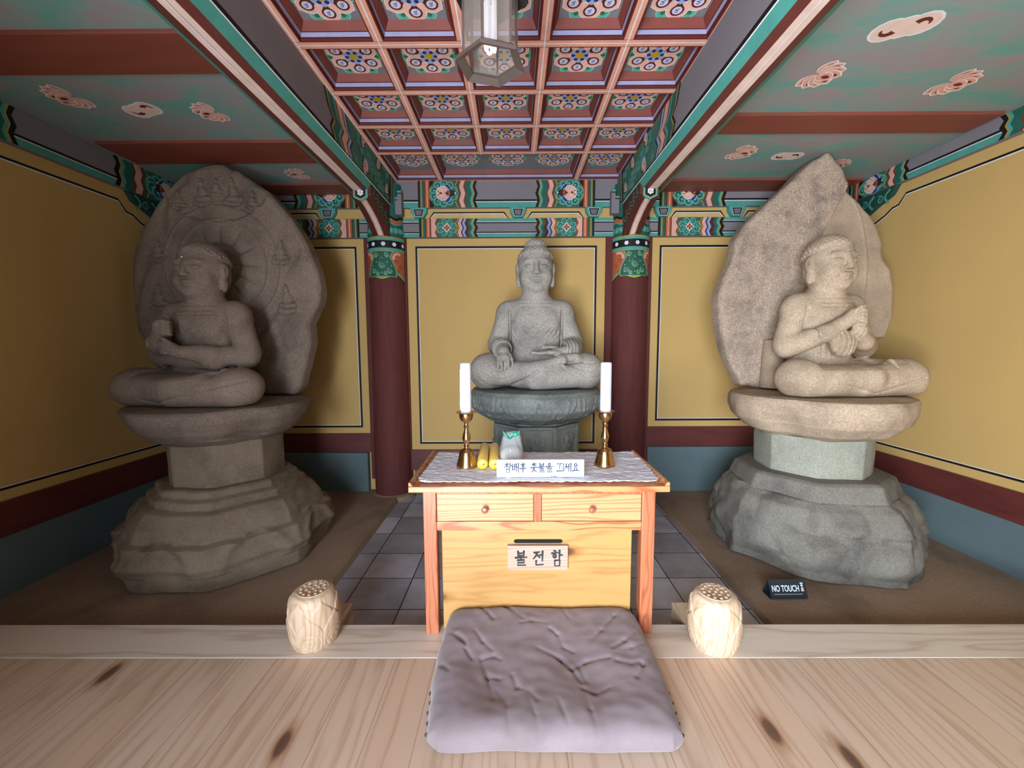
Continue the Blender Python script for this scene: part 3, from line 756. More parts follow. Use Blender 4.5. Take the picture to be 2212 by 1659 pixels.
for j in range(len(GY)-1):
    h_ = GY[j]-GY[j+1]; y = (GY[j]+GY[j+1])/2
    if j == 0:
        put((GX[0]+GX[1])/2, y, 0.44, h_, [0]); put((GX[4]+GX[5])/2, y, 0.44, h_, [0]); put((GX[1]+GX[4])/2, y, 1.32, h_, [-0.42, 0, 0.42])
    else:
        for i in range(5): put((GX[i]+GX[i+1])/2, y, 0.44, h_, [0])

# ---- hexagonal hanging lantern
LX, LY, LZ = -0.075, 1.50, 2.335
t = empty('hanging_lantern', (LX, LY, LZ), 0.3, 'hexagonal glass and metal lantern hanging from the coffered ceiling', 'lamp')
M_brass = plain('weathered_grey_brass', (134, 122, 116), 0.42, 0.75)
M_glass, nt, bs = newmat('smoky_lantern_glass', 0.12); bs.inputs['Base Color'].default_value = (*lin((150, 140, 132)), 1); bs.inputs['Alpha'].default_value = 0.42
M_tubew = plain('white_lamp_tube', (238, 240, 246), 0.25)
M_tubew.node_tree.nodes['Principled BSDF'].inputs['Emission Color'].default_value = (0.9, 0.92, 1, 1); M_tubew.node_tree.nodes['Principled BSDF'].inputs['Emission Strength'].default_value = 0.25
hexp = lambda r, z, k: (r*math.cos(k*PI/3), r*math.sin(k*PI/3), z)
b = B()
for (r0, z0, r1, z1) in ((0.118, 0.0, 0.118, 0.012), (0.118, 0.012, 0.096, 0.03), (0.096, 0.03, 0.088, 0.012), (0.088, 0.012, 0.118, 0.0)):
    b.add([hexp(r0, z0, k) for k in range(6)]+[hexp(r1, z1, k) for k in range(6)], [(k, (k+1) % 6, 6+(k+1) % 6, 6+k) for k in range(6)])
b.build('bottom_rim', M_brass, t)
b = B()
for k in range(6): b.tube([hexp(0.092, 0.02, k), hexp(0.092, 0.27, k)], 0.005, 4)
b.build('corner_posts', M_brass, t)
for k in range(6):
    b = B(); p, q = hexp(0.090, 0.022, k), hexp(0.090, 0.022, k+1); b.add([p, q, (q[0], q[1], 0.268), (p[0], p[1], 0.268)], [(0, 1, 2, 3)]); b.build('glass_pane', M_glass, t)
b = B()
for (r0, z0, r1, z1) in ((0.135, 0.225, 0.135, 0.232), (0.135, 0.232, 0.09, 0.30), (0.09, 0.30, 0.035, 0.38), (0.092, 0.27, 0.135, 0.225)):
    b.add([hexp(r0, z0, k) for k in range(6)]+[hexp(r1, z1, k) for k in range(6)], [(k, (k+1) % 6, 6+(k+1) % 6, 6+k) for k in range(6)])
b.build('roof', plain('dark_lantern_roof', (62, 58, 56), 0.4, 0.7), t)
b = B(); b.tube([(0, 0, 0.37), (0, 0, 3.1-LZ)], 0.006, 8); b.build('hanging_rod', M_brass, t)
b = B(); b.lathe([(0.022, 0.20), (0.022, 0.27), (0.012, 0.30)], 20); b.build('lamp_base', plain('white_lamp_socket', (225, 226, 230), 0.4), t, smooth=True)
b = B()
for k in range(4):
    a = k*PI/2; c_, s_ = math.cos(a), math.sin(a); ox, oy = 0.015*c_, 0.015*s_; tx, ty = -s_*0.008, c_*0.008
    b.tube([(ox+tx, oy+ty, 0.21), (ox+tx, oy+ty, 0.06), (ox+tx*0.7, oy+ty*0.7, 0.052), (ox, oy, 0.049), (ox-tx*0.7, oy-ty*0.7, 0.052), (ox-tx, oy-ty, 0.06), (ox-tx, oy-ty, 0.21)], 0.0055, 8)
b.build('lamp_tubes', M_tubew, t, smooth=True)
# ---------------------------------------------------------------- carved stone: signed-distance volumes turned into one mesh
class Vol:
    def __init__(s, lo, hi, h):
        s.lo = np.array(lo, np.float32); s.h = h
        s.n = np.ceil((np.array(hi)-s.lo)/h).astype(int)+1
        s.D = np.full(s.n, 0.06, np.float32); s.ox = 0.0
    def blk(s, lo, hi):
        a = np.maximum(0, np.floor((np.array(lo)-s.lo)/s.h).astype(int)); b_ = np.minimum(s.n, np.ceil((np.array(hi)-s.lo)/s.h).astype(int)+1)
        if (b_ <= a).any(): return None, None
        ax = [s.lo[i]+s.h*np.arange(a[i], b_[i], dtype=np.float32) for i in range(3)]
        return tuple(slice(a[i], b_[i]) for i in range(3)), np.meshgrid(*ax, indexing='ij')
    def put(s, sl, d, k, sub=False):
        D = s.D[sl]
        if sub: D, d = -D, d
        if k > 0:
            hh = np.clip(0.5+0.5*(D-d)/k, 0, 1); r = D*(1-hh)+d*hh-k*hh*(1-hh)
        else: r = np.minimum(D, d)
        s.D[sl] = -r if sub else r
    def ell(s, c, r, k=0.02, rot=None, sub=False, cut=None):
        c = np.array(c, float)+np.array([s.ox, 0, 0]); r = np.array(r, float); m_ = max(r)+k+2*s.h+0.01
        ext = r+k+2*s.h+0.01 if rot is None else np.array([m_]*3)
        sl, G = s.blk(c-ext, c+ext)
        if sl is None: return s
        p = [G[i]-c[i] for i in range(3)]
        if rot is not None:
            R_ = np.array(rot.to_3x3().transposed() if isinstance(rot, Matrix) else rot); p = [R_[i][0]*p[0]+R_[i][1]*p[1]+R_[i][2]*p[2] for i in range(3)]
        k0 = np.sqrt(sum((p[i]/r[i])**2 for i in range(3))); k1 = np.sqrt(sum((p[i]/r[i]**2)**2 for i in range(3)))+1e-6
        d = k0*(k0-1)/k1
        if cut is not None: d = np.maximum(d, cut(*G))
        s.put(sl, d.astype(np.float32), k, sub); return s
    def cap(s, a, b_, ra, rb=None, k=0.02, sub=False):
        a = np.array(a, float)+np.array([s.ox, 0, 0]); b_ = np.array(b_, float)+np.array([s.ox, 0, 0]); rb = ra if rb is None else rb; m_ = max(ra, rb)+k+2*s.h
        sl, G = s.blk(np.minimum(a, b_)-m_, np.maximum(a, b_)+m_)
        if sl is None: return s
        ab = b_-a; L2 = (ab**2).sum()+1e-9
        t_ = np.clip(sum((G[i]-a[i])*ab[i] for i in range(3))/L2, 0, 1)
        d = np.sqrt(sum((G[i]-a[i]-t_*ab[i])**2 for i in range(3)))-(ra+(rb-ra)*t_)
        s.put(sl, d.astype(np.float32), k, sub); return s
    def path(s, pts, r, k=0.004, sub=False, r2=None):
        n = len(pts)-1
        for i in range(n):
            a = r if r2 is None else r+(r2-r)*i/n; c_ = r if r2 is None else r+(r2-r)*(i+1)/n
            s.cap(pts[i], pts[i+1], a, c_, k, sub)
        return s
    def ring(s, c, nrm, R, r, k=0.005, sub=False, half=None, sx=1.0):
        n = 20; nv = Vector(nrm).normalized(); u = nv.orthogonal().normalized(); v_ = nv.cross(u)
        pts = [Vector(c)+(u*math.cos(2*PI*i/n)+v_*math.sin(2*PI*i/n))*R for i in range(n+1)]
        return s.path([tuple(p) for p in pts], r, k, sub)
    def groove(s, lo, hi, g, w_, depth, shell=0.02):
        sl, G = s.blk(lo, hi)
        if sl is None: return s
        D = s.D[sl]; e = np.exp(-(g(*G)/w_)**2)*depth
        s.D[sl] = D+(e*(np.abs(D) < shell)).astype(np.float32); return s
    def noise(s, amp, freq, seed=0):
        rng = np.random.default_rng(seed)
        ax = [s.lo[i]+s.h*np.arange(s.n[i], dtype=np.float32) for i in range(3)]
        for o_ in range(5):
            kx, ky, kz = rng.normal(size=3)*freq; ph = rng.uniform(0, 6, 3)
            s.D += amp*np.sin(ax[0]*kx+ph[0])[:, None, None]*np.sin(ax[1]*ky+ph[1])[None, :, None]*np.sin(ax[2]*kz+ph[2]+1)[None, None, :]
        return s
    def mesh(s, name, mat, parent=None, smooth_it=0):
        D = s.D; S = D < 0
        D[0] = D[-1] = 0.05; D[:, 0] = D[:, -1] = 0.05; D[:, :, 0] = D[:, :, -1] = 0.05; S = D < 0
        nx, ny, nz = D.shape
        cnt = np.zeros((nx-1, ny-1, nz-1), np.int8)
        for i in (0, 1):
            for j in (0, 1):
                for k in (0, 1): cnt += S[i:nx-1+i, j:ny-1+j, k:nz-1+k]
        act = (cnt > 0) & (cnt < 8); ci, cj, ck = np.nonzero(act)
        idx = np.full(act.shape, -1, np.int32); idx[act] = np.arange(len(ci))
        P_ = np.zeros((len(ci), 3)); W = np.zeros(len(ci))
        cor = [(i, j, k) for i in (0, 1) for j in (0, 1) for k in (0, 1)]
        for a in cor:
            for ax in range(3):
                if a[ax]: continue
                b_ = list(a); b_[ax] = 1
                da = D[ci+a[0], cj+a[1], ck+a[2]]; db = D[ci+b_[0], cj+b_[1], ck+b_[2]]
                m_ = (da < 0) != (db < 0); t_ = np.where(m_, da/(da-db+1e-12*(da == db)), 0)
                q = np.array(a, float)[None, :].repeat(len(ci), 0); q[:, ax] = t_
                P_ += q*m_[:, None]; W += m_
        P_ = P_/W[:, None]+np.stack([ci, cj, ck], 1); P_ = P_*s.h+s.lo
        F = []
        for ax in range(3):
            sl0 = [slice(1, -1)]*3; 
            A = S[tuple(slice(0, -1) if i == ax else slice(None) for i in range(3))]; Bq = S[tuple(slice(1, None) if i == ax else slice(None) for i in range(3))]
            e = np.nonzero(A != Bq); e = [q for q in e]; sg = A[tuple(e)]
            u, v_ = (ax+1) % 3, (ax+2) % 3
            def cell(du, dv):
                q = [e[0].copy(), e[1].copy(), e[2].copy()]; q[u] = q[u]+du; q[v_] = q[v_]+dv; return idx[q[0], q[1], q[2]]
            quad = np.stack([cell(-1, -1), cell(0, -1), cell(0, 0), cell(-1, 0)], 1)
            quad[~sg] = quad[~sg][:, ::-1]; F.append(quad)
        F = np.concatenate(F)
        for _ in range(smooth_it):
            acc = np.zeros_like(P_); c_ = np.zeros(len(P_))
            for a in range(4):
                b_ = (a+1) % 4
                for p, q in ((a, b_), (b_, a)):
                    acc += np.stack([np.bincount(F[:, p], P_[F[:, q], i], len(P_)) for i in range(3)], 1); c_ += np.bincount(F[:, p], minlength=len(P_))
            P_ = 0.5*P_+0.5*acc/c_[:, None]
        me = bpy.data.meshes.new(name); me.vertices.add(len(P_)); me.vertices.foreach_set('co', P_.astype(np.float32).ravel())
        me.loops.add(F.size); me.loops.foreach_set('vertex_index', F.astype(np.int32).ravel())
        me.polygons.add(len(F)); me.polygons.foreach_set('loop_start', np.arange(0, F.size, 4, dtype=np.int32)); me.update(calc_edges=True)
        me.validate(); return link(name, me, mat, parent, smooth=True)

def head(V, c, sc=1.0, ushnisha=True, wx=1.04):
    """c: origin of the head frame so that local (0,0,z) = seat-based coordinates of the standard figure"""
    o = np.array(c, float)
    T = lambda x, y, z: tuple(o+sc*np.array([x*wx, y, z-0.80]))
    r = lambda *a: (sc*a[0]*(wx if a[0] > 0.03 else 1), sc*a[1], sc*a[2])
    V.cap(T(0, 0.015, 0.70), T(0, 0.0, 0.86), 0.112*sc, 0.100*sc, 0.03)
    V.ell(T(0, 0.0, 0.99), r(0.136, 0.150, 0.185), 0.02); V.ell(T(0, 0.055, 1.0), r(0.125, 0.115, 0.165), 0.02); V.ell(T(0, 0.003, 1.025), r(0.136, 0.150, 0.168), 0.02)
    V.ell(T(0, -0.04, 0.905), r(0.118, 0.106, 0.098), 0.03)
    V.ell(T(0, -0.110, 0.858), r(0.045, 0.032, 0.030), 0.035)
    for s_ in (-1, 1): V.ell(T(s_*0.062, -0.088, 0.935), r(0.058, 0.055, 0.068), 0.03)
    # hair cap
    cut = lambda X, Y, Z: -((Z-o[2])/sc+0.80-1.082+0.36*(Y-o[1])/sc)*sc*0.9
    V.ell(T(0, 0.010, 1.02), r(0.143, 0.156, 0.177), 0.012, cut=cut); V.ell(T(0, 0.015, 1.075), r(0.134, 0.146, 0.120), 0.02, cut=cut)
    if ushnisha: V.ell(T(0, 0.025, 1.168), r(0.092, 0.105, 0.072), 0.008)
    # curls
    ga = PI*(3-math.sqrt(5)); n = 560
    for i in range(n):
        z = 1-2*(i+0.5)/n; q = math.sqrt(1-z*z); dx, dy = q*math.cos(ga*i), q*math.sin(ga*i)
        fz = 1+0.06*max(0, math.sin(PI*min(1, max(0, z)*1.15))); x, y, zz = 0.142*dx*fz, 0.010+0.156*dy*fz, 1.02+0.176*z
        if zz-1.082+0.36*y > 0.004: V.ell(T(x, y, zz), r(0.0110, 0.0110, 0.0110), 0.005)
    if ushnisha:
        n = 150
        for i in range(n):
            z = 1-2*(i+0.5)/n; q = math.sqrt(1-z*z)
            if z > 0.35: V.ell(T(0.090*q*math.cos(ga*i), 0.025+0.103*q*math.sin(ga*i), 1.168+0.070*z), r(0.0105, 0.0105, 0.0105), 0.006)
    # ears
    for s_ in (-1, 1):
        V.ell(T(s_*0.138, 0.005, 1.005), r(0.024, 0.036, 0.052), 0.008); V.ell(T(s_*0.134, 0.0, 0.925), r(0.022, 0.026, 0.058), 0.010)
        V.ell(T(s_*0.164, 0.0, 1.0), r(0.010, 0.017, 0.034), 0.004, sub=True); V.cap(T(s_*0.158, -0.002, 0.955), T(s_*0.156, -0.002, 0.90), 0.006*sc, 0.007*sc, 0.003, sub=True)
    # brows, eyes, nose, mouth
    for s_ in (-1, 1):
        V.ell(T(s_*0.050, -0.124, 1.050), r(0.044, 0.020, 0.009), 0.030)
        V.ell(T(s_*0.055, -0.153, 1.032), r(0.034, 0.013, 0.010), 0.016, sub=True)
        V.ell(T(s_*0.054, -0.122, 1.006), r(0.037, 0.030, 0.017), 0.010)
        V.path([T(s_*0.022, -0.160, 1.004), T(s_*0.04, -0.157, 0.996), T(s_*0.06, -0.150, 0.995), T(s_*0.088, -0.128, 1.003)], 0.0048*sc, 0.002, sub=True)
        
    V.cap(T(0, -0.143, 1.045), T(0, -0.166, 0.968), 0.015*sc, 0.024*sc, 0.014)
    for s_ in (-1, 1): V.ell(T(s_*0.024, -0.158, 0.958), r(0.014, 0.015, 0.011), 0.008)
    V.cap(T(0, -0.163, 0.944), T(0, -0.160, 0.934), 0.004*sc, 0.004*sc, 0.004, sub=True)
    V.path([T(-0.046, -0.138, 0.914), T(-0.02, -0.151, 0.922), T(0, -0.155, 0.919), T(0.02, -0.151, 0.922), T(0.046, -0.138, 0.914)], 0.0095*sc, 0.008)
    V.path([T(-0.032, -0.140, 0.899), T(0, -0.153, 0.893), T(0.032, -0.140, 0.899)], 0.0115*sc, 0.008)
    V.path([T(-0.052, -0.143, 0.911), T(-0.02, -0.162, 0.908), T(0, -0.166, 0.906), T(0.02, -0.162, 0.908), T(0.052, -0.143, 0.911)], 0.005*sc, 0.002, sub=True)
    V.ell(T(0, -0.158, 0.875), r(0.030, 0.010, 0.006), 0.016, sub=True)
    for z in (0.725, 0.752, 0.782):
        zz = T(0, 0, z)[2]; V.groove((o[0]-0.13, -0.2, zz-0.03), (o[0]+0.13, 0.16, zz+0.03), lambda X, Y, Z: Z-zz-0.10*Y, 0.005, 0.006, 0.015)

def hand_fingers(V, base, dirv, side, L, r, spread=0.028, curl=(0, 0, 0), n=4, thumb=None):
    """fingers fan from `base`; side = vector across the knuckles"""
    base, dirv, side, curl = (np.array(q, float) for q in (base, dirv, side, curl))
    for i in range(n):
        t_ = i-(n-1)/2; l = L*(1-0.09*abs(t_-0.3)); p0 = base+side*spread*t_; p1 = p0+dirv*l*0.45+curl*0.15; p2 = p1+dirv*l*0.33+curl*0.5; p3 = p2+dirv*l*0.2+curl
        V.path([p0, p1, p2, p3], r, 0.004, r2=r*0.82)
    if thumb is not None: V.path(thumb, r*1.15, 0.006, r2=r*0.9)

def torso(V, k=0.05):
    V.ell((0, 0.03, 0.20), (0.25, 0.18, 0.20), k); V.ell((0, 0.02, 0.40), (0.232, 0.150, 0.22), k); V.ell((0, 0.015, 0.56), (0.262, 0.150, 0.18), k)
    V.ell((0, 0.03, 0.645), (0.27, 0.118, 0.105), k); V.cap((-0.08, 0.03, 0.68), (0.08, 0.03, 0.68), 0.105, 0.105, 0.05); V.cap((0, 0.03, 0.70), (0, 0.02, 0.76), 0.13, 0.105, 0.05)
    for s_ in (-1, 1):
        V.ell((s_*0.09, -0.09, 0.56), (0.09, 0.045, 0.085), 0.05)
        V.ell((s_*0.232, 0.03, 0.635), (0.108, 0.105, 0.115), 0.05)
def legs(V, h1=0.145, wide=1.0, foot=1, block=0):
    w_ = wide
    if block: V.cap((-0.36*w_, -0.235, h1*0.93), (0.36*w_, -0.235, h1*0.93), h1*0.97, h1*0.97, 0.03)
    for s_ in (-1, 1):
        V.cap((s_*0.14, 0.02, h1+0.01), (s_*0.40*w_, -0.17, h1), h1, h1*0.99, 0.05)
        V.ell((s_*0.415*w_, -0.185, h1), (0.135, 0.15, h1*0.99), 0.05)
    V.ell((0, -0.20, 0.10), (0.30, 0.16, 0.11), 0.05)
    V.cap((-0.40*w_*foot, -0.26, h1*0.9), (0.02*foot, -0.32, h1*1.0), 0.10, 0.085, 0.03)
    V.cap((0.40*w_*foot, -0.25, h1*0.8), (-0.02*foot, -0.305, 0.075), 0.10, 0.075, 0.03)
    V.cap((0.0, -0.315, h1*1.05), (0.20*foot, -0.29, h1*1.62), 0.078, 0.045, 0.03)
    # foot, sole upward on the thigh
    V.cap((0.18*foot, -0.27, h1*1.72), (0.33*foot, -0.235, h1*1.82), 0.038, 0.032, 0.02)
    hand_fingers(V, (0.345*foot, -0.235, h1*1.82), (foot, 0.12, -0.08), (0.05, 0.75, 0.25), 0.06, 0.012, 0.02, n=5)
def flatten(V):
    V.ox = 0
    sl, G = V.blk(V.lo, V.lo+V.h*V.n); V.D[sl] = np.maximum(V.D[sl], 0.004-G[2]).astype(np.float32)

def figure_centre(mat, parent):
    V = Vol((-0.62, -0.52, -0.02), (0.62, 0.30, 1.32), 0.0062)
    torso(V); legs(V, 0.145, 1.0, 1)
    # arms
    V.cap((-0.238, 0.03, 0.63), (-0.325, 0.02, 0.38), 0.095, 0.088, 0.03); V.cap((-0.325, 0.0, 0.36), (-0.275, -0.20, 0.315), 0.088, 0.068, 0.03)
    V.cap((0.238, 0.03, 0.63), (0.33, 0.02, 0.38), 0.095, 0.088, 0.03); V.cap((0.33, 0.0, 0.36), (0.30, -0.13, 0.335), 0.088, 0.074, 0.03)
    V.cap((0.325, -0.06, 0.33), (0.35, -0.08, 0.25), 0.07, 0.05, 0.04)
    # armpit creases
    for s_ in (-1, 1):
        V.groove((min(s_*0.12, s_*0.3), -0.3, 0.30), (max(s_*0.12, s_*0.3), 0.0, 0.66), lambda X, Y, Z: X-s_*(0.222-0.06*np.clip((0.6-Z)/0.3, 0, 1)**2*0+0.0), 0.010, 0.022, 0.04)
    head(V, (0, -0.005, 0.782), 1.10, wx=0.98)
    # right hand reaching down over the shin
    V.ell((-0.272, -0.285, 0.300), (0.052, 0.055, 0.060), 0.02); V.ell((-0.272, -0.335, 0.262), (0.052, 0.030, 0.040), 0.012)
    for i, x in enumerate((-0.315, -0.286, -0.258, -0.232)):
        l = (0.075, 0.100, 0.104, 0.088)[i]
        V.path([(x, -0.345, 0.268), (x, -0.366, 0.225), (x+0.001, -0.372, 0.262-l)], 0.0135, 0.003, r2=0.012)
    V.path([(-0.222, -0.310, 0.285), (-0.205, -0.335, 0.250), (-0.200, -0.352, 0.215)], 0.015, 0.005, r2=0.012)
    for q in range(3): V.ring((-0.29+0.004*q, -0.135-0.028*q, 0.335-0.005*q), (0.2, -1, -0.25), 0.079-0.003*q, 0.008, 0.006)
    # left hand palm up in the lap
    V.cap((0.255, -0.19, 0.318), (0.15, -0.245, 0.305), 0.040, 0.034, 0.02); V.ell((0.12, -0.25, 0.302), (0.075, 0.055, 0.024), 0.012)
    for i in range(4):
        y = -0.292+0.027*i; l = (0.085, 0.10, 0.098, 0.082)[i]
        V.path([(0.07, y, 0.300), (0.01, y+0.002, 0.296), (0.08-l-0.03, y+0.003, 0.300)], 0.0135, 0.003, r2=0.011)
    V.path([(0.17, -0.225, 0.335), (0.11, -0.215, 0.348), (0.05, -0.225, 0.343)], 0.016, 0.006, r2=0.013)
    for q in range(3): V.ring((0.285-0.028*q, -0.155-0.014*q, 0.33), (-1, -0.45, 0), 0.070-0.004*q, 0.007, 0.006)
    # robe: hem across the chest, folds over belly and legs
    g1 = lambda X, Y, Z: (Z-0.53-0.45*(X-0.03))*0.9
    V.groove((-0.16, -0.3, 0.42), (0.14, -0.02, 0.62), g1, 0.006, 0.007)
    for R_, zc in ((0.10, 0.56), (0.135, 0.56), (0.17, 0.56), (0.215, 0.58), (0.26, 0.60)):
        V.groove((-0.19, -0.3, 0.30), (0.19, -0.02, 0.50), lambda X, Y, Z: np.sqrt((X-0.0)**2+(Z-zc)**2)-R_, 0.0055, 0.006)
    for R_ in (0.10, 0.17, 0.24):
        V.groove((-0.5, -0.5, 0.01), (-0.12, -0.20, 0.22), lambda X, Y, Z: np.sqrt((X+0.30)**2+(Z-0.26)**2)-R_, 0.005, 0.006)
        V.groove((0.08, -0.5, 0.01), (0.5, -0.20, 0.24), lambda X, Y, Z: np.sqrt((X-0.42)**2+((Z-0.34)*1.2)**2)-R_-0.05, 0.005, 0.006)
    V.groove((-0.20, -0.5, 0.0), (0.02, -0.22, 0.16), lambda X, Y, Z: (Z-0.145-0.75*(X+0.02)-1.2*(X+0.02)**2)*0.8, 0.010, 0.016, 0.03)
    V.groove((0.12, -0.45, 0.16), (0.36, -0.16, 0.26), lambda X, Y, Z: Z-0.205-0.12*(X-0.2), 0.008, 0.010, 0.03)
    V.noise(0.0009, 30, 1); flatten(V)
    return V.mesh('stone_body', mat, parent, 0)

def figure_side(mat, parent, kind):
    V = Vol((-0.66, -0.52, -0.02), (0.66, 0.30, 1.22), 0.0064)
    torso(V); V.ox = 0.07 if kind == 'R' else 0.0; legs(V, 0.128, 0.97 if kind == 'L' else 1.08, 1, 1); V.ox = 0.0
    s = 1 if kind == 'L' else -1       # L: raised fist on the -x side, level forearm on the +x side
    V.cap((-0.238, 0.03, 0.62), (-0.335, 0.0, 0.37), 0.093, 0.085, 0.03); V.cap((0.238, 0.03, 0.62), (0.335, 0.0, 0.37), 0.093, 0.085, 0.03)
    if kind == 'L':
        V.cap((-0.335, -0.02, 0.345), (-0.20, -0.19, 0.44), 0.088, 0.070, 0.03); V.cap((-0.20, -0.19, 0.44), (-0.125, -0.235, 0.515), 0.068, 0.052, 0.02)
        V.ell((-0.100, -0.25, 0.550), (0.058, 0.052, 0.066), 0.02)
        for i in range(4):
            z = 0.592-0.027*i
            V.path([(-0.085, -0.290, z), (-0.055, -0.294, z-0.004), (-0.038, -0.270, z-0.010), (-0.045, -0.245, z-0.012)], 0.0150, 0.004, r2=0.013)
        V.path([(-0.13, -0.285, 0.530), (-0.105, -0.305, 0.560), (-0.085, -0.308, 0.585)], 0.016, 0.006, r2=0.013)
        V.cap((0.335, -0.02, 0.335), (0.12, -0.21, 0.365), 0.083, 0.060, 0.03); V.cap((0.12, -0.21, 0.365), (-0.02, -0.245, 0.38), 0.058, 0.044, 0.02)
        V.ell((-0.06, -0.255, 0.405), (0.055, 0.045, 0.045), 0.02)
        for i in range(4): V.path([(-0.075+0.004*i, -0.285, 0.435-0.022*i), (-0.108+0.004*i, -0.280, 0.445-0.024*i), (-0.13+0.004*i, -0.255, 0.44-0.026*i)], 0.0125, 0.003, r2=0.011)
        V.path([(-0.04, -0.27, 0.44), (-0.07, -0.28, 0.465), (-0.10, -0.275, 0.475)], 0.013, 0.005)
        V.cap((-0.27, -0.06, 0.34), (0.20, -0.16, 0.28), 0.05, 0.05, 0.05)
    else:
        V.cap((-0.335, -0.02, 0.35), (-0.16, -0.20, 0.45), 0.085, 0.062, 0.03); V.cap((-0.16, -0.20, 0.45), (-0.05, -0.25, 0.535), 0.060, 0.046, 0.02)
        V.ell((-0.01, -0.265, 0.570), (0.058, 0.050, 0.056), 0.02)
        for i in range(4): V.path([(0.0, -0.308, 0.605-0.025*i), (0.032, -0.305, 0.60-0.025*i), (0.045, -0.275, 0.592-0.025*i)], 0.0135, 0.003, r2=0.012)
        V.path([(-0.04, -0.285, 0.595), (-0.015, -0.31, 0.625), (0.02, -0.30, 0.63)], 0.014, 0.005)
        V.cap((0.335, -0.02, 0.35), (0.15, -0.20, 0.385), 0.082, 0.058, 0.03); V.cap((0.15, -0.20, 0.385), (0.06, -0.25, 0.445), 0.055, 0.045, 0.02)
        V.ell((0.03, -0.265, 0.470), (0.052, 0.046, 0.052), 0.02)
        V.ell((-0.05, -0.225, 0.375), (0.105, 0.062, 0.095), 0.012)
        for x in (-0.105, -0.07, -0.035, 0.0, 0.03): V.groove((x-0.02, -0.4, 0.29), (x+0.02, -0.1, 0.455), lambda X, Y, Z: X-x-0.05*(Z-0.4), 0.006, 0.008, 0.02)
        for z in (0.33, 0.345, 0.36): V.groove((-0.06, -0.4, z-0.02), (0.08, -0.1, z+0.02), lambda X, Y, Z: Z-z, 0.005, 0.006, 0.02)
    for s_ in (-1, 1):
        V.groove((min(s_*0.12, s_*0.3), -0.3, 0.42), (max(s_*0.12, s_*0.3), 0.0, 0.64), lambda X, Y, Z: X-s_*0.222, 0.012, 0.018, 0.04)
    head(V, (0.02 if kind == 'L' else 0, -0.005, 0.739), 1.10, ushnisha=False, wx=1.06)
    V.groove((-0.3, -0.4, 0.20), (0.3, 0.0, 0.28), lambda X, Y, Z: Z-0.235, 0.03, 0.02, 0.05)
    V.groove((-0.2, -0.5, 0.0), (0.5, -0.2, 0.2), lambda X, Y, Z: (Z-0.03-0.25*np.abs(X+0.1*s)), 0.008, 0.010, 0.03)
    V.noise(0.0012, 26, 3 if kind == 'L' else 4); flatten(V)
    return V.mesh('stone_body', mat, parent, 1)
# ---------------------------------------------------------------- pedestals, haloes and the three statues
def gauss(d, w_): return math.exp(-(d/w_)**2)
def poly_r(th, n, rot):
    """radius factor of a regular n-gon with circumradius 1"""
    a = 2*PI/n; q = ((th-rot) % a)-a/2
    return math.cos(a/2)/math.cos(q)
def rock(prof, side=0, rot=0.0, disp=None, nth=200, dz=0.012, rough=0.004, seed=0.0, mixf=1.0, freq=3.0):
    """stacked rings: prof = [(r, z)], side = number of polygon sides (0 = round)"""
    pts = []
    for (r0, z0), (r1, z1) in zip(prof[:-1], prof[1:]):
        n = max(1, int(math.hypot(r1-r0, z1-z0)/dz))
        for i in range(n): pts.append((r0+(r1-r0)*i/n, z0+(z1-z0)*i/n, i/n))
    pts.append((*prof[-1], 0))
    b = B(); v = []
    for r, z, _ in pts:
        for i in range(nth):
            th = 2*PI*i/nth; f = 1.0
            if side: f = 1-mixf+mixf*poly_r(th, side, rot)
            x, y = math.cos(th), math.sin(th); rr = r*f
            if r > 0.02:
                nn = noise.noise(Vector((x*r*freq+seed, y*r*freq, z*freq)))*1.0+0.5*noise.noise(Vector((x*r*freq*3+seed, y*r*freq*3, z*freq*3)))
                rr += rough*nn*2
                if disp: rr += disp(th, z, r)
            zz = z+rough*0.8*noise.noise(Vector((x*r*freq*2, y*r*freq*2+seed, z*2)))
            v.append((rr*x, rr*y, zz))
    b.add(v, [(j*nth+i, j*nth+(i+1) % nth, (j+1)*nth+(i+1) % nth, (j+1)*nth+i) for j in range(len(pts)-1) for i in range(nth)])
    b.add([], [])
    n0 = 0; b.f.append(tuple(range(nth-1, -1, -1))); b.mi.append(0); b.f.append(tuple((len(pts)-1)*nth+i for i in range(nth))); b.mi.append(0)
    return b
SC = stone('weathered_grey_granite', (146, 142, 136), (118, 116, 112), moss=(96, 104, 84), speck=1.0)
SCb = stone('bluish_grey_granite_pedestal', (128, 134, 130), (90, 98, 96), moss=(92, 104, 90), speck=0.9, big=4)
SL = stone('brown_grey_sandstone', (118, 104, 94), (92, 80, 72), speck=0.8)
SLb = stone('brown_sandstone_pedestal', (122, 108, 92), (92, 80, 66), speck=0.5)
SR = stone('warm_beige_granite', (164, 146, 126), (134, 118, 100), moss=(140, 130, 106), speck=0.8)
SRb = stone('grey_olive_pedestal_stone', (110, 107, 100), (76, 74, 70), moss=(104, 108, 96), speck=0.7)
SRh = stone('purple_grey_speckled_granite', (148, 132, 118), (104, 94, 90), speck=1.3, big=5)
SRn = stone('smooth_beige_restored_stone', (160, 142, 122), (140, 124, 106), speck=0.5)

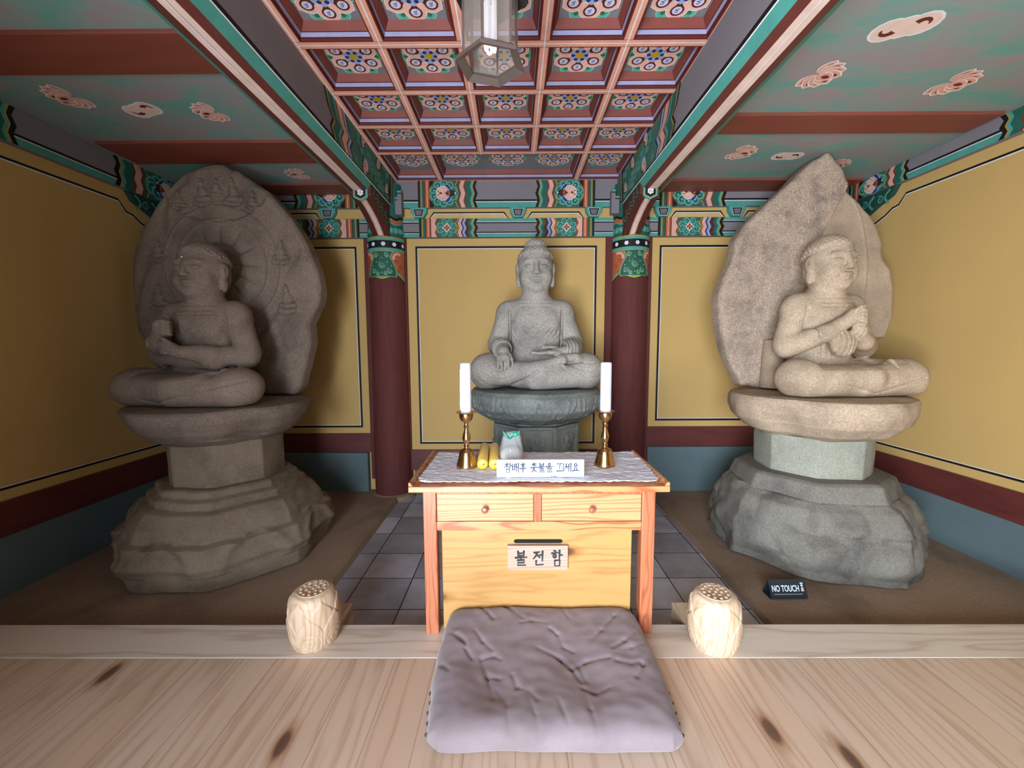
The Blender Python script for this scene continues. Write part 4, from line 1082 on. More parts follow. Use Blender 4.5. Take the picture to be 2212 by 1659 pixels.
def lotus_disp(z0, z1, n=12, amp=0.014):
    def f(th, z, r):
        if z < z0 or z > z1: return 0
        t = (z-z0)/(z1-z0); o = 0
        for off, lo, hi in ((0.5, 0.0, 0.62), (0.0, 0.25, 1.0)):
            ph = ((th*n/(2*PI)+off) % 1)*2-1; tt = (t-lo)/(hi-lo)
            if 0 <= tt <= 1:
                # petal outline hanging downward: pointed arch toward low z
                e = math.sqrt(max(0, 1-(1-tt)**2.2))
                o = max(o, amp*(0.5+0.5*gauss(abs(ph)-e*0.88, 0.13)) if abs(ph) < e*1.02 else 0)
                o += amp*0.4*gauss(abs(ph)-e*0.55, 0.09)
        return o
    return f
def niche_disp(z0, z1, apoth):
    def f(th, z, r):
        a = 2*PI/8; q = ((th+PI/2+a/2) % a)-a/2; u = apoth*math.tan(q); zz = (z-z0)/(z1-z0)-0.5; zz *= (z1-z0)
        o = 0
        if abs(u) < apoth*math.tan(a/2)*0.80 and abs(zz) < (z1-z0)*0.46: o -= 0.010
        o += 0.020*max(0, 1-((u/0.026)**2+((zz-0.045)/0.034)**2))**0.5
        o += 0.022*max(0, 1-((u/0.06)**2+((zz+0.03)/0.05)**2))**0.5
        o += 0.020*max(0, 1-((u/0.085)**2+((zz+0.085)/0.028)**2))**0.5
        o += 0.006*gauss(math.hypot(u, zz-0.04)-0.062, 0.007) if zz > -0.05 else 0
        return o
    return f

def face_rot(n): return PI/2 if False else -PI/2+PI/n
# --- centre
c = empty('stone_pedestal', (0.188, 3.67, -0.17), label='bluish grey octagonal pedestal with carved lotus bowl, behind the altar table', cat='pedestal', group='stone pedestals')
o_ = 0.17
rock([(0.02, 1.028+o_), (0.46, 1.030+o_), (0.545, 1.022+o_), (0.572, 0.995+o_), (0.580, 0.94+o_), (0.560, 0.88+o_), (0.50, 0.82+o_), (0.42, 0.775+o_), (0.36, 0.75+o_), (0.10, 0.745+o_)], 0, 0, lotus_disp(0.765+o_, 0.99+o_, 12, 0.020), 420, 0.008, 0.003, 3).build('lotus_bowl', SCb, c, smooth=True, angle=60)
rock([(0.10, 0.775+o_), (0.385, 0.772+o_), (0.385, 0.745+o_), (0.36, 0.735+o_), (0.10, 0.733+o_)], 8, -PI/2+PI/8, None, 160, 0.01, 0.002, 5).build('octagonal_moulding', SCb, c, smooth=True, angle=40)
rock([(0.10, 0.735+o_), (0.392, 0.733+o_), (0.396, 0.70+o_), (0.392, 0.42+o_), (0.10, 0.42+o_)], 8, -PI/2+PI/8, niche_disp(0.43+o_, 0.72+o_, 0.36), 640, 0.006, 0.002, 5).build('octagonal_shaft', SCb, c, smooth=True, angle=50)
rock([(0.10, 0.42+o_), (0.45, 0.42+o_), (0.47, 0.36+o_), (0.50, 0.30+o_), (0.515, 0.2+o_), (0.515, -0.17+o_)], 8, -PI/2+PI/8, None, 200, 0.014, 0.006, 8).build('base_stone', SCb, c, smooth=True, angle=50)
# --- left
def left_disp(th, z, r):
    # broken, scalloped lower stone with scroll-ended petals
    o = 0.012*noise.noise(Vector((math.cos(th)*4, math.sin(th)*4, z*7)))
    t = (z-0.10)/0.22
    if 0 < t < 1:
        ph = ((th*8/(2*PI)+0.5) % 1)*2-1; o += 0.020*gauss(abs(ph)-0.75*math.sqrt(1-t**2), 0.16)
    if z < 0.22: o += 0.018*gauss(z-0.17, 0.03)
    return o
c = empty('stone_pedestal', (-2.15, 3.06, -0.13), label='brown sandstone pedestal with plain bowl seat under the left statue', cat='pedestal', group='stone pedestals')
o_ = 0.13
rock([(0.02, 0.992+o_), (0.50, 0.993+o_), (0.570, 0.988+o_), (0.588, 0.970+o_), (0.568, 0.91+o_), (0.51, 0.83+o_), (0.44, 0.775+o_), (0.37, 0.735+o_), (0.1, 0.73+o_)], 0, 0, lambda th, z, r: 0.016*noise.noise(Vector((math.cos(th)*2.5, math.sin(th)*2.5, z*3)))-0.05*gauss(((th+0.75+PI) % (2*PI))-PI, 0.30)*(1 if r > 0.45 else r/0.45*0.4), 260, 0.010, 0.006, 21).build('bowl_seat', SL, c, smooth=True, angle=60)
rock([(0.1, 0.74+o_), (0.372, 0.738+o_), (0.376, 0.72+o_), (0.372, 0.44+o_), (0.1, 0.44+o_)], 8, -PI/2+PI/8, None, 240, 0.010, 0.003, 22, 0.75).build('octagonal_shaft', SLb, c, smooth=True, angle=50)
rock([(0.1, 0.455+o_), (0.43, 0.45+o_), (0.452, 0.438+o_), (0.456, 0.405+o_), (0.50, 0.388+o_), (0.508, 0.345+o_), (0.56, 0.328+o_), (0.62, 0.245+o_), (0.635, 0.175+o_), (0.685, 0.158+o_), (0.692, 0.05+o_), (0.67, -0.12+o_)], 8, -PI/2+PI/8, left_disp, 360, 0.010, 0.011, 25, 0.85, 2.6).build('rough_base_stone', SLb, c, smooth=True, angle=60)
# --- right
c = empty('stone_pedestal', (2.27, 3.14, -0.13), label='grey pedestal of rugged cracked boulders under the right statue', cat='pedestal', group='stone pedestals')
rock([(0.02, 1.028+o_), (0.50, 1.03+o_), (0.57, 1.022+o_), (0.585, 0.99+o_), (0.582, 0.92+o_), (0.55, 0.85+o_), (0.47, 0.775+o_), (0.37, 0.735+o_), (0.1, 0.73+o_)], 0, 0, lambda th, z, r: 0.018*noise.noise(Vector((math.cos(th)*2.2+7, math.sin(th)*2.2, z*3)))-0.07*gauss(((th+2.5+PI) % (2*PI))-PI, 0.28)*max(0, min(1, (0.98+o_-z)/0.12)), 260, 0.010, 0.006, 41).build('bowl_seat', SR, c, smooth=True, angle=60)
rock([(0.1, 0.745+o_), (0.376, 0.742+o_), (0.380, 0.72+o_), (0.376, 0.44+o_), (0.1, 0.44+o_)], 8, -PI/2+PI/8-0.12, None, 240, 0.010, 0.003, 42, 0.75).build('octagonal_shaft', stone('pale_green_grey_shaft', (138, 140, 128), (112, 116, 106), speck=0.6), c, smooth=True, angle=50)
rock([(0.1, 0.475+o_), (0.48, 0.47+o_), (0.51, 0.455+o_), (0.535, 0.39+o_), (0.55, 0.355+o_), (0.1, 0.35+o_)], 8, -PI/2+PI/8-0.12, None, 240, 0.010, 0.005, 43, 0.9).build('octagonal_moulding', SRb, c, smooth=True, angle=50)
def right_disp(th, z, r):
    x, y = math.cos(th), math.sin(th)
    f = noise.cell_vector(Vector((x*1.6+3, y*1.6, z*3.0)))
    d = noise.voronoi(Vector((x*1.9+5, y*1.9+1, z*4.2)))[0]
    return 0.035*(min(0.5, d[1]-d[0]))*1.6-0.03+0.02*noise.noise(Vector((x*3, y*3, z*5)))-0.012*gauss(z-0.30, 0.012)
rock([(0.1, 0.36+o_), (0.56, 0.355+o_), (0.62, 0.31+o_), (0.67, 0.22+o_), (0.71, 0.12+o_), (0.715, 0.0+o_), (0.69, -0.08+o_), (0.70, -0.12+o_)], 8, -PI/2+PI/8-0.12, right_disp, 420, 0.010, 0.012, 45, 0.7, 2.8).build('rugged_base_stone', SRb, c, smooth=True, angle=60)

# --- haloes
def plate(name, poly, ctr, y0, T, mat, parent, relief=None, nth=520, nr=110, rough=0.004, seed=0, edge=0.05, wob=0.004):
    """upright stone slab facing -y. poly of (x, z) in plate coordinates, star-shaped about ctr"""
    def rad(th):
        dx, dz = math.cos(th), math.sin(th); best = None
        for (ax, az), (bx_, bz) in zip(poly, poly[1:]+poly[:1]):
            ex, ez = bx_-ax, bz-az; den = dx*ez-dz*ex
            if abs(den) < 1e-9: continue
            qx, qz = ax-ctr[0], az-ctr[1]; t_ = (qx*ez-qz*ex)/den; u = (qx*dz-qz*dx)/den
            if t_ > 0 and -1e-6 <= u <= 1+1e-6 and (best is None or t_ > best): best = t_
        return best or 0.1
    R_ = [rad(2*PI*i/nth) for i in range(nth)]
    R_ = [(R_[i-1]+2*R_[i]+R_[(i+1) % nth])/4*(1+wob*noise.noise(Vector((i*0.09, seed, 0)))*3) for i in range(nth)]
    v = []; rho = []
    for j in range(nr+1):
        q = (j/nr); q = 1-(1-q)**1.25; rho.append(q)
    for q in rho:
        for i in range(nth):
            th = 2*PI*i/nth; r = R_[i]*max(q, 0.002); x, z = ctr[0]+r*math.cos(th), ctr[1]+r*math.sin(th)
            d = (1-q)*R_[i]; e = 1-math.sqrt(max(0, 1-(1-min(1, d/edge))**2))
            y = y0+edge*0.8*e+rough*noise.noise(Vector((x*4, seed, z*4)))*2+rough*0.6*noise.noise(Vector((x*14, seed, z*14)))
            if relief and d > 0.02: y -= relief(x, z)
            v.append((x, y, z))
    b = B(); n = nth
    b.add(v, [(j*n+i, (j+1)*n+i, (j+1)*n+(i+1) % n, j*n+(i+1) % n) for j in range(nr) for i in range(n)])
    base = len(b.v); last = nr*n
    b.add([(v[last+i][0], y0+T, v[last+i][2]) for i in range(n)], [])
    for i in range(n): b.f.append((last+i, base+i, base+(i+1) % n, last+(i+1) % n)); b.mi.append(0)
    b.f.append(tuple(base+i for i in range(n))); b.mi.append(0)
    return b.build(name, mat, parent, smooth=True, angle=60)
hl = [(-1.746, 1.051), (-1.70, 1.2), (-1.641, 1.424), (-1.645, 1.571), (-1.585, 1.68), (-1.55, 1.764), (-1.547, 1.908), (-1.58, 2.04), (-1.625, 2.169), (-1.735, 2.374), (-1.924, 2.597), (-2.151, 2.755), (-2.19, 2.757), (-2.26, 2.80), (-2.33, 2.81), (-2.43, 2.79), (-2.592, 2.722), (-2.64, 2.68), (-2.781, 2.529), (-2.941, 2.317), (-3.02, 2.15), (-3.045, 1.983), (-3.058, 1.727), (-3.042, 1.511), (-2.93, 1.24), (-2.75, 1.02), (-1.80, 0.99)]
fig_sites = [(-1.83, 2.10, 0.085), (-1.80, 1.73, 0.10), (-2.42, 2.55, 0.095), (-2.18, 2.55, 0.095), (-2.30, 2.60, 0.06), (-2.60, 2.50, 0.065), (-2.03, 2.50, 0.065), (-2.80, 2.12, 0.08), (-2.82, 1.75, 0.09)]
def relief_left(x, z):
    o = 0
    r = math.hypot(x+2.30, z-2.02)
    o += 0.007*gauss(r-0.46, 0.008)+0.005*gauss(r-0.36, 0.007)
    th = math.atan2(z-2.02, x+2.30)
    if r < 0.34:
        ph = ((th*12/(2*PI)) % 1)*2-1; rr = (r-0.17)/0.16
        if 0 < rr < 1: o += 0.014*math.sqrt(max(0, 1-ph*ph))*(1-rr**3)
        o += 0.010*gauss(r-0.17, 0.010)
    for fx, fz, s_ in fig_sites:
        dx, dz = (x-fx)/s_, (z-fz)/s_
        if abs(dx) < 1.6 and abs(dz) < 1.8:
            h_ = 0
            for (cx_, cz_, rx, rz) in ((0, 0.95, 0.22, 0.27), (0, 0.3, 0.42, 0.5), (0, -0.2, 0.8, 0.3), (0, 1.25, 0.12, 0.15)):
                q = ((dx-cx_)/rx)**2+((dz-cz_)/rz)**2
                if q < 1: h_ = max(h_, 0.016*math.sqrt(1-q)+0.004)
            if dz < -0.4: h_ += 0.008*gauss(math.hypot(dx, (dz+0.55)*2)-0.75, 0.12)
            o += h_
    a = math.hypot((x+2.30)/1.6, z-2.60); 
    if z < 2.62: o += 0.010*gauss(a-0.25, 0.010)
    o += 0.004*math.sin(18*noise.noise(Vector((x*2.3, 3, z*2.3))))*(1 if r > 0.5 else 0)
    return o*1.7
h = empty('stone_halo', (0, 0, 0), label='tall rounded stone halo carved with small seated figures, behind the left statue', cat='halo', group='stone haloes')
h.location = (-2.30, 3.36, 1.000)
pl = plate('carved_slab', [(x+2.30, z-0.992) for x, z in hl], (0, 0.95), 0.0, 0.14, SL, h, lambda x, z: relief_left(x-2.30, z+0.992), 620, 150, 0.004, 3, 0.06)
hr = [(2.655, 2.635), (2.60, 2.75), (2.513, 2.857), (2.473, 2.89), (2.409, 2.844), (2.363, 2.83), (2.181, 2.646), (1.996, 2.48), (1.838, 2.32), (1.779, 2.214), (1.763, 2.061), (1.69, 1.886), (1.658, 1.761), (1.657, 1.643), (1.69, 1.5), (1.724, 1.354), (1.772, 1.221), (1.883, 1.037), (2.07, 1.03), (2.2, 1.2), (2.30, 1.6), (2.40, 1.95), (2.43, 2.15), (2.49, 2.306), (2.575, 2.476)]
hn = [(2.66, 2.62), (2.748, 2.539), (2.872, 2.418), (2.95, 2.314), (2.998, 2.188), (3.000, 2.10), (3.012, 2.065), (3.084, 1.978), (3.123, 1.813), (3.127, 1.588), (3.08, 1.427), (2.6, 1.42), (2.25, 1.42), (2.20, 1.9), (2.38, 2.2), (2.5, 2.45)]
h = empty('stone_halo', (2.35, 3.43, 1.046), label='pointed halo slab of speckled and smooth beige stone, behind the right statue', cat='halo', group='stone haloes')
plate('speckled_old_fragment', [(x-2.35, z-1.03) for x, z in hr], (-0.25, 0.9), -0.01, 0.13, SRh, h, None, 520, 100, 0.007, 6, 0.05, 0.008)
plate('smooth_restored_fragment', [(x-2.35, z-1.03) for x, z in hn], (0.32, 0.9), 0.045, 0.10, SRn, h, lambda x, z: 0.006*gauss(x-0.52+0.4*(z-0.9)**2, 0.01), 420, 80, 0.003, 8, 0.04)
b = B(); b.lathe([(0.09, 0.0), (0.085, 0.25), (0.075, 0.38)], 20, (-0.25, -0.04, 0.0)); b.build('support_stub', SRn, h, smooth=True)

# --- statues
st = empty('buddha_statue', (0.188, 3.67, 1.034), label='grey stone seated statue with one hand over its shin, in the middle behind the table', cat='statue', group='seated stone statues')
figure_centre(SC, st)
st = empty('buddha_statue', (-2.225, 3.02, 0.996), label='brown grey stone seated statue with raised fist, against the carved round halo', cat='statue', group='seated stone statues')
st.scale = (0.96, 0.95, 0.965); st.rotation_euler[2] = -0.08; figure_side(SL, st, 'L')
M_gem = plain('forehead_crystal', (235, 240, 245), 0.05, 0.0, 1.0); M_gem.node_tree.nodes['Principled BSDF'].inputs['Metallic'].default_value = 0.9
b = B(); b.ball((0, -0.162, 1.04), 0.009, 8); b.build('forehead_crystal', M_gem, st, smooth=True, )
st = empty('buddha_statue', (2.30, 3.12, 1.034), label='beige stone seated statue with both hands at its chest, before the pointed halo', cat='statue', group='seated stone statues')
st.scale = (0.94, 0.94, 0.975); st.rotation_euler[2] = 0.12; figure_side(SR, st, 'R')
b = B(); b.ball((0, -0.162, 1.04), 0.009, 8); b.build('forehead_crystal', M_gem, st, smooth=True)
# ---------------------------------------------------------------- altar table
M_tab = wood('orange_varnished_pine', (214, 146, 96), (170, 94, 56), axis=0, ring=16, fine=80, rough=0.32, coat=0.35, grain=0.7)
M_leg = wood('orange_varnished_pine_leg', (186, 112, 78), (150, 80, 52), axis=2, ring=22, fine=90, rough=0.35, coat=0.3, grain=0.6)
M_drw = wood('drawer_front_pine', (214, 154, 108), (172, 104, 66), axis=0, ring=30, fine=60, rough=0.35, coat=0.3, grain=0.6, long=0.22)
M_box = wood('golden_offering_box_pine', (188, 146, 88), (150, 100, 54), axis=0, ring=16, fine=70, rough=0.4, knots=0.9, coat=0.2, grain=0.42, long=0.35)
M_plq = wood('grey_weathered_plaque', (186, 158, 142), (150, 118, 102), axis=0, ring=40, fine=60, rough=0.6, grain=0.5, long=0.15)
TX0, TX1, TY0, TY1, TZ = -0.49, 0.716, 1.862, 2.46, 0.757
t = empty('altar_table', (0.113, 2.15, 0.0), label='orange varnished wooden altar table with two drawers and an offering box front', cat='table')
ox, oy = -0.113, -2.15
def tb(x0, x1, y0, y1, z0, z1, nm, mt, bev=0.003, par=None):
    b = B(); b.box(x0+ox, x1+ox, y0+oy, y1+oy, z0, z1); return b.build(nm, mt, par or t, bevel=bev)
tb(TX0, TX1, TY0, TY1, 0.722, 0.750, 'table_top', M_tab, 0.004)
for x0, x1 in ((TX0, TX0+0.022), (TX1-0.022, TX1)):
    b = B(); b.prism([(x0+ox, 0.750), (x1+ox, 0.750), ((x1 if x0 < 0 else x1)+ox-(0.0 if x0 > 0 else 0.012), 0.768), (x0+ox+(0.0 if x0 < 0 else 0.012), 0.768)], lambda u, v_, d: (u, d, v_), TY0+0.004+oy, TY1+oy); b.build('end_lip', M_tab, t, bevel=0.002)
for x0 in (-0.432, 0.602):
    for y0 in (1.902, 2.36): tb(x0, x0+0.062, y0, y0+0.06, 0.0, 0.722, 'leg', M_leg, 0.004)
tb(-0.37, 0.602, 1.908, 1.935, 0.698, 0.722, 'top_rail', M_leg); tb(-0.37, 0.602, 1.908, 1.935, 0.520, 0.563, 'lower_rail', M_tab); tb(0.092, 0.127, 1.908, 1.935, 0.563, 0.698, 'divider', M_leg)
for x0, x1 in ((-0.369, 0.091), (0.128, 0.601)):
    d = tb(x0+0.001, x1-0.001, 1.912, 1.93, 0.5645, 0.6970, 'drawer', M_drw, 0.002)
    xc = (x0+x1)/2+ox; b = B()
    b.lathe([(0.007, 0.0), (0.007, 0.012), (0.015, 0.018), (0.0165, 0.026), (0.012, 0.033), (0.003, 0.035)], 20)
    b.v = [(x+xc, 1.912+oy-z, y+0.628) for x, y, z in b.v]; k = b.build('knob', plain('glossy_brown_knob_%d' % (xc*100), (150, 92, 70), 0.25, **{'Coat Weight': 0.6}), d, smooth=True)
    k.parent = d
for sx, x0, x1 in ((0, -0.425, -0.405), (1, 0.637, 0.657)): tb(x0, x1, 1.96, 2.36, 0.50, 0.72, 'side_panel', M_leg)
tb(-0.37, 0.602, 2.36, 2.375, 0.50, 0.72, 'back_panel', M_tab)
# offering box below the drawers
bx = tb(-0.352, 0.566, 1.936, 2.30, 0.003, 0.518, 'offering_box', M_box, 0.003)
b = B(); 
sl_ = [(-0.004+0.236*0.5+ (0.118-0.012)*s_ + 0.012*math.cos(a), 0.4535+0.010*math.sin(a)) for s_, a in [(1, PI*(-0.5+k/8)) for k in range(9)]+[(-1, PI*(0.5+k/8)) for k in range(9)]]
b.prism([(u+ox, v_) for u, v_ in sl_], lambda u, v_, d: (u, d, v_), 1.9352+oy, 1.937+oy); b.build('coin_slot', plain('dark_slot', (12, 10, 8), 0.9), bx)
pq = tb(-0.034, 0.256, 1.915, 1.935, 0.318, 0.440, 'name_plaque', M_plq, 0.002, bx)

# ---- brush-written Korean characters as strokes
circ = lambda cx_, cy, r: [(cx_+r*math.cos(2*PI*i/14+1.6), cy+r*math.sin(2*PI*i/14+1.6)) for i in range(15)]
GL = {
 'cham': [[(.33, 1), (.46, .95)], [(.12, .85), (.62, .87)], [(.4, .85), (.28, .66), (.05, .5)], [(.36, .7), (.62, .52)], [(.78, 1), (.77, .42)], [(.78, .72), (.95, .7)], [(.3, .35), (.72, .36), (.7, .02), (.32, .02), (.3, .35)]],
 'bae': [[(.06, .9), (.08, .3)], [(.42, .9), (.40, .3)], [(.07, .6), (.4, .61)], [(.08, .3), (.4, .31)], [(.6, .95), (.62, .1)], [(.88, 1), (.88, 0)], [(.62, .55), (.88, .56)]],
 'hu': [[(.42, 1), (.58, .96)], [(.2, .84), (.82, .87)], circ(.5, .66, .12), [(.02, .4), (.98, .43)], [(.5, .41), (.48, 0)]],
 'chot': [[(.42, 1), (.58, .97)], [(.2, .86), (.8, .89)], [(.5, .88), (.25, .68)], [(.48, .8), (.8, .66)], [(.5, .64), (.5, .5)], [(.02, .49), (.98, .52)], [(.5, .44), (.36, .2), (.18, .03)], [(.44, .3), (.84, .05)]],
 'bul': [[(.25, 1), (.26, .68)], [(.75, 1), (.74, .68)], [(.25, .84), (.75, .85)], [(.26, .68), (.74, .69)], [(.02, .55), (.98, .58)], [(.5, .56), (.5, .43)], [(.2, .38), (.8, .4), (.78, .22), (.22, .21), (.2, .04), (.88, .05)]],
 'eul': [circ(.5, .85, .13), [(.02, .6), (.98, .63)], [(.2, .45), (.8, .46), (.77, .26), (.22, .25), (.2, .04), (.88, .06)]],
 'kkeu': [[(.04, .9), (.42, .92), (.38, .4)], [(.5, .9), (.92, .93), (.86, .22)], [(-.02, .14), (1.02, .17)]],
 'se': [[(.3, .95), (.2, .6), (.02, .3)], [(.22, .7), (.42, .42)], [(.4, .62), (.62, .64)], [(.62, .9), (.6, .1)], [(.88, 1), (.87, 0)]],
 'yo': [circ(.5, .76, .17), [(.36, .48), (.35, .2)], [(.64, .48), (.65, .2)], [(.0, .17), (1.0, .2)]],
 'jeon': [[(.08, .88), (.55, .93)], [(.36, .9), (.24, .66), (.05, .48)], [(.34, .74), (.58, .56)], [(.56, .72), (.8, .75)], [(.82, 1), (.8, .34)], [(.28, .36), (.26, .06), (.85, .09)]],
 'ham': [[(.25, 1.02), (.42, .97)], [(.06, .84), (.58, .88)], circ(.32, .66, .11), [(.74, 1.05), (.72, .42)], [(.73, .74), (.98, .72)], [(.32, .36), (.76, .38), (.74, .0), (.34, .0), (.32, .36)]],
}
def write(fn, parent, seq, x, z, s_, adv, wd, col, asp=0.9):
    for g in seq:
        P = Paint(fn)
        if g == ' ': x += adv*0.45; continue
        for st_ in GL[g]:
            pts = [(x+u*s_*asp, z+v_*s_) for u, v_ in st_]
            n = len(pts); P.stroke(pts, [wd*(1.0 if n > 6 else (1.15-0.45*i/(n-1))) for i in range(n)], col)
            for p in (pts[0], pts[-1]): P.disc(p[0], p[1], wd*0.42, col, 8)
        P.build('brush_character', parent); x += adv
write(lambda u, v_, h_: (u+ox, 1.9148+oy-h_, v_), pq, ['bul', 'jeon', 'ham'], 0.002, 0.340, 0.075, 0.086, 0.0095, (40, 44, 52), 0.75)

# ---- lace cloth
def clothfn(u, v_):
    x0, x1 = -0.461+(-0.447+0.461)*v_, 0.686+(0.715-0.686)*v_; x = x0+(x1-x0)*u; y = 1.902+0.535*v_
    e = min(u, 1-u)*1.15; f = min(v_, 1-v_)*0.53
    y += (0.007*abs(math.sin(u*PI*26))-0.003)*(1 if v_ > 0.99 else (-1 if v_ < 0.01 else 0))
    x += (0.007*abs(math.sin(v_*PI*13))-0.003)*(1 if u > 0.993 else (-1 if u < 0.007 else 0))
    cr = 0.0
    if u < 0.03 and v_ < 0.06: x += 0.012; y += 0.01
    if u > 0.97 and v_ < 0.06: x -= 0.012; y += 0.01
    z = 0.7545+0.0035*(1+noise.noise(Vector((x*9, y*22, 0))))+0.0035*(0.5+noise.noise(Vector((x*30, y*40, 4))))
    z += 0.004*max(0, noise.noise(Vector((x*5+3, y*16+x*6, 9)))) 
    return (x, y, max(z, 0.7525))
M_cloth, nt, bs = newmat('white_crinkled_lace_cloth', 0.85); v = coords(nt)
nt.links.new(ramp(nt, noise_n(nt, v, 30, 4), [(0.3, lin((222, 224, 238))), (0.7, lin((236, 238, 248)))]), bs.inputs['Base Color'])
wv = N(nt, 'ShaderNodeTexVoronoi'); wv.inputs['Scale'].default_value = 60; nt.links.new(coords(nt, (1, 1.6, 1)), wv.inputs['Vector'])
bump(nt, bs, mix(nt, 0.5, noise_n(nt, coords(nt, (1, 2.5, 1)), 24, 4), wv.outputs['Distance']), 0.55, 0.01)
b = B(); b.grid(clothfn, 208, 78); o = b.build('altar_cloth', M_cloth, smooth=True, angle=80)
sm = o.modifiers.new('thickness', 'SOLIDIFY'); sm.thickness = 0.0025; sm.offset = 1
tag(o, 'white crinkled lace cloth with scalloped edge spread on the altar table', 'tablecloth')

# ---- candlesticks and candles
M_brs = plain('polished_brass', (200, 160, 112), 0.22, 1.0)
M_wax = plain('white_candle_wax', (206, 210, 222), 0.35); bsw = M_wax.node_tree.nodes['Principled BSDF']
bsw.inputs['Subsurface Weight'].default_value = 0.25; bsw.inputs['Subsurface Radius'].default_value = (0.02, 0.02, 0.02)
prof = [(0.056, 0.0), (0.057, 0.006), (0.053, 0.020), (0.046, 0.040), (0.041, 0.062), (0.038, 0.082), (0.032, 0.092), (0.018, 0.097), (0.012, 0.104), (0.013, 0.108), (0.016, 0.114), (0.011, 0.120), (0.012, 0.126), (0.019, 0.140), (0.022, 0.155), (0.019, 0.172), (0.013, 0.190), (0.010, 0.205), (0.012, 0.211), (0.015, 0.216), (0.011, 0.222), (0.010, 0.232), (0.013, 0.238), (0.026, 0.246), (0.033, 0.258), (0.036, 0.275), (0.036, 0.284), (0.052, 0.290), (0.053, 0.293), (0.034, 0.293), (0.026, 0.282)]
for x, y, lab, gl in ((-0.250, 2.145, 'brass candlestick at the left end of the white cloth', 'tall white candle in the left brass candlestick, wax dripping down its side'), (0.478, 2.160, 'brass candlestick at the right end of the white cloth', 'tall clean white candle in the right brass candlestick')):
    b = B(); b.lathe(prof, 48); o = b.build('candlestick', M_brs, None, (x, y, 0.7605), smooth=True, angle=60); tag(o, lab, 'candlestick', 'brass candlesticks on the altar table')
    t2 = empty('candle', (x, y, 0.7605+0.284), label=gl, cat='candle', group='white candles in the brass candlesticks')
    b = B(); b.lathe([(0.0285, 0.0), (0.0285, 0.255), (0.0265, 0.262), (0.024, 0.262), (0.018, 0.236)], 12); b.build('wax', M_wax, t2, smooth=True, angle=25)
    b = B(); b.tube([(0, 0, 0.236), (0.001, 0, 0.248)], 0.0015, 6); b.build('wick', plain('burnt_wick_%d' % (x*100), (30, 26, 24), 0.9), t2)
    if x < 0:
        b = B()
        for a, z0, z1 in ((PI+0.3, 0.23, 0.10), (PI-0.1, 0.20, 0.14), (PI+0.7, 0.25, 0.20), (PI+0.15, 0.16, 0.02)):
            b.tube([(0.0285*math.cos(a), 0.0285*math.sin(a), z0+(z1-z0)*k/5) for k in range(6)], 0.003, 6, [0.0015, 0.002, 0.002, 0.0025, 0.0035, 0.002])
        b.build('wax_drips', M_wax, t2, smooth=True)

# ---- yellow candles in cellophane
M_yw = plain('yellow_candle_wax', (228, 190, 66), 0.35, **{'Coat Weight': 0.5}); M_cel, nt, bs = newmat('clear_cellophane', 0.08); bs.inputs['Alpha'].default_value = 0.16; bs.inputs['Base Color'].default_value = (0.95, 0.95, 0.95, 1)
for i, (x, lab) in enumerate(((-0.162, 'wrapped yellow candle lying nearer the left candlestick'), (-0.103, 'wrapped yellow candle lying beside the rice bag'))):
    t2 = empty('yellow_candle', (x, 2.07, 0.7655+0.0285), 0.04, lab, 'candle', 'wrapped yellow candles')
    b = B(); b.lathe([(0.001, 0.0), (0.022, 0.0), (0.0275, 0.005), (0.0275, 0.36), (0.001, 0.362)], 28); b.v = [(p[0], p[2], p[1]) for p in b.v]; b.build('wax', M_yw, t2, smooth=True, angle=50)
    b = B(); b.tube([(0, 0.0, 0), (0.004, -0.006, 0.002), (0.010, -0.004, 0.003)], 0.0016, 6); b.build('wick', plain('brown_wick_%d' % i, (96, 70, 30), 0.9), t2)
    b = B()
    def wr(u, v_):
        a = 2*PI*u; r = 0.0284+0.0008*abs(math.sin(a*7+v_*9)); return (r*math.cos(a), -0.004+0.37*v_, r*math.sin(a))
    b.grid(wr, 36, 20); b.build('cellophane_wrap', M_cel, t2, smooth=True)
# ---- rice bag
t2 = empty('rice_bag', (-0.014, 2.16, 0.7655), label='small clear plastic bag of white rice tied with green ribbon', cat='bag')
M_rice, nt, bs = newmat('white_rice_grains', 0.6); v = coords(nt); vo = N(nt, 'ShaderNodeTexVoronoi'); vo.inputs['Scale'].default_value = 260; nt.links.new(v, vo.inputs['Vector'])
nt.links.new(ramp(nt, vo.outputs['Distance'], [(0.1, lin((238, 238, 232))), (0.6, lin((196, 196, 188)))]), bs.inputs['Base Color']); bump(nt, bs, vo.outputs['Distance'], 0.5, 0.004)
b = B(); b.lathe([(0.001, 0.0), (0.050, 0.0), (0.060, 0.02), (0.0605, 0.05), (0.055, 0.075), (0.035, 0.092), (0.001, 0.097)], 32); o = b.build('rice', M_rice, t2, smooth=True); o['kind'] = 'stuff'
M_bag, nt, bs = newmat('clear_plastic_bag', 0.12); bs.inputs['Alpha'].default_value = 0.30; bs.inputs['Base Color'].default_value = (*lin((210, 212, 216)), 1)
b = B()
def bag(u, v_):
    a = 2*PI*u; z = 0.001+0.175*v_; r = 0.0625 if v_ < 0.45 else 0.0625-0.030*((v_-0.45)/0.55)**1.3
    r += 0.002*math.sin(a*9+v_*8)*(0.3+v_); sq = 1-0.55*max(0, (v_-0.6)/0.4)
    return (r*math.cos(a)*(1+0.25*max(0, v_-0.6)), r*math.sin(a)*sq, z)
b.grid(bag, 48, 24); b.build('plastic_film', M_bag, t2, smooth=True)
b = B(); M_grn = plain('green_ribbon', (18, 128, 100), 0.35)
b.grid(lambda u, v_: (-0.045+0.036*u+0.002*math.sin(v_*6), -0.030-0.004*math.sin(u*PI), 0.178-0.030*u+(v_-0.5)*0.020*(1.2-0.6*u)), 12, 4)
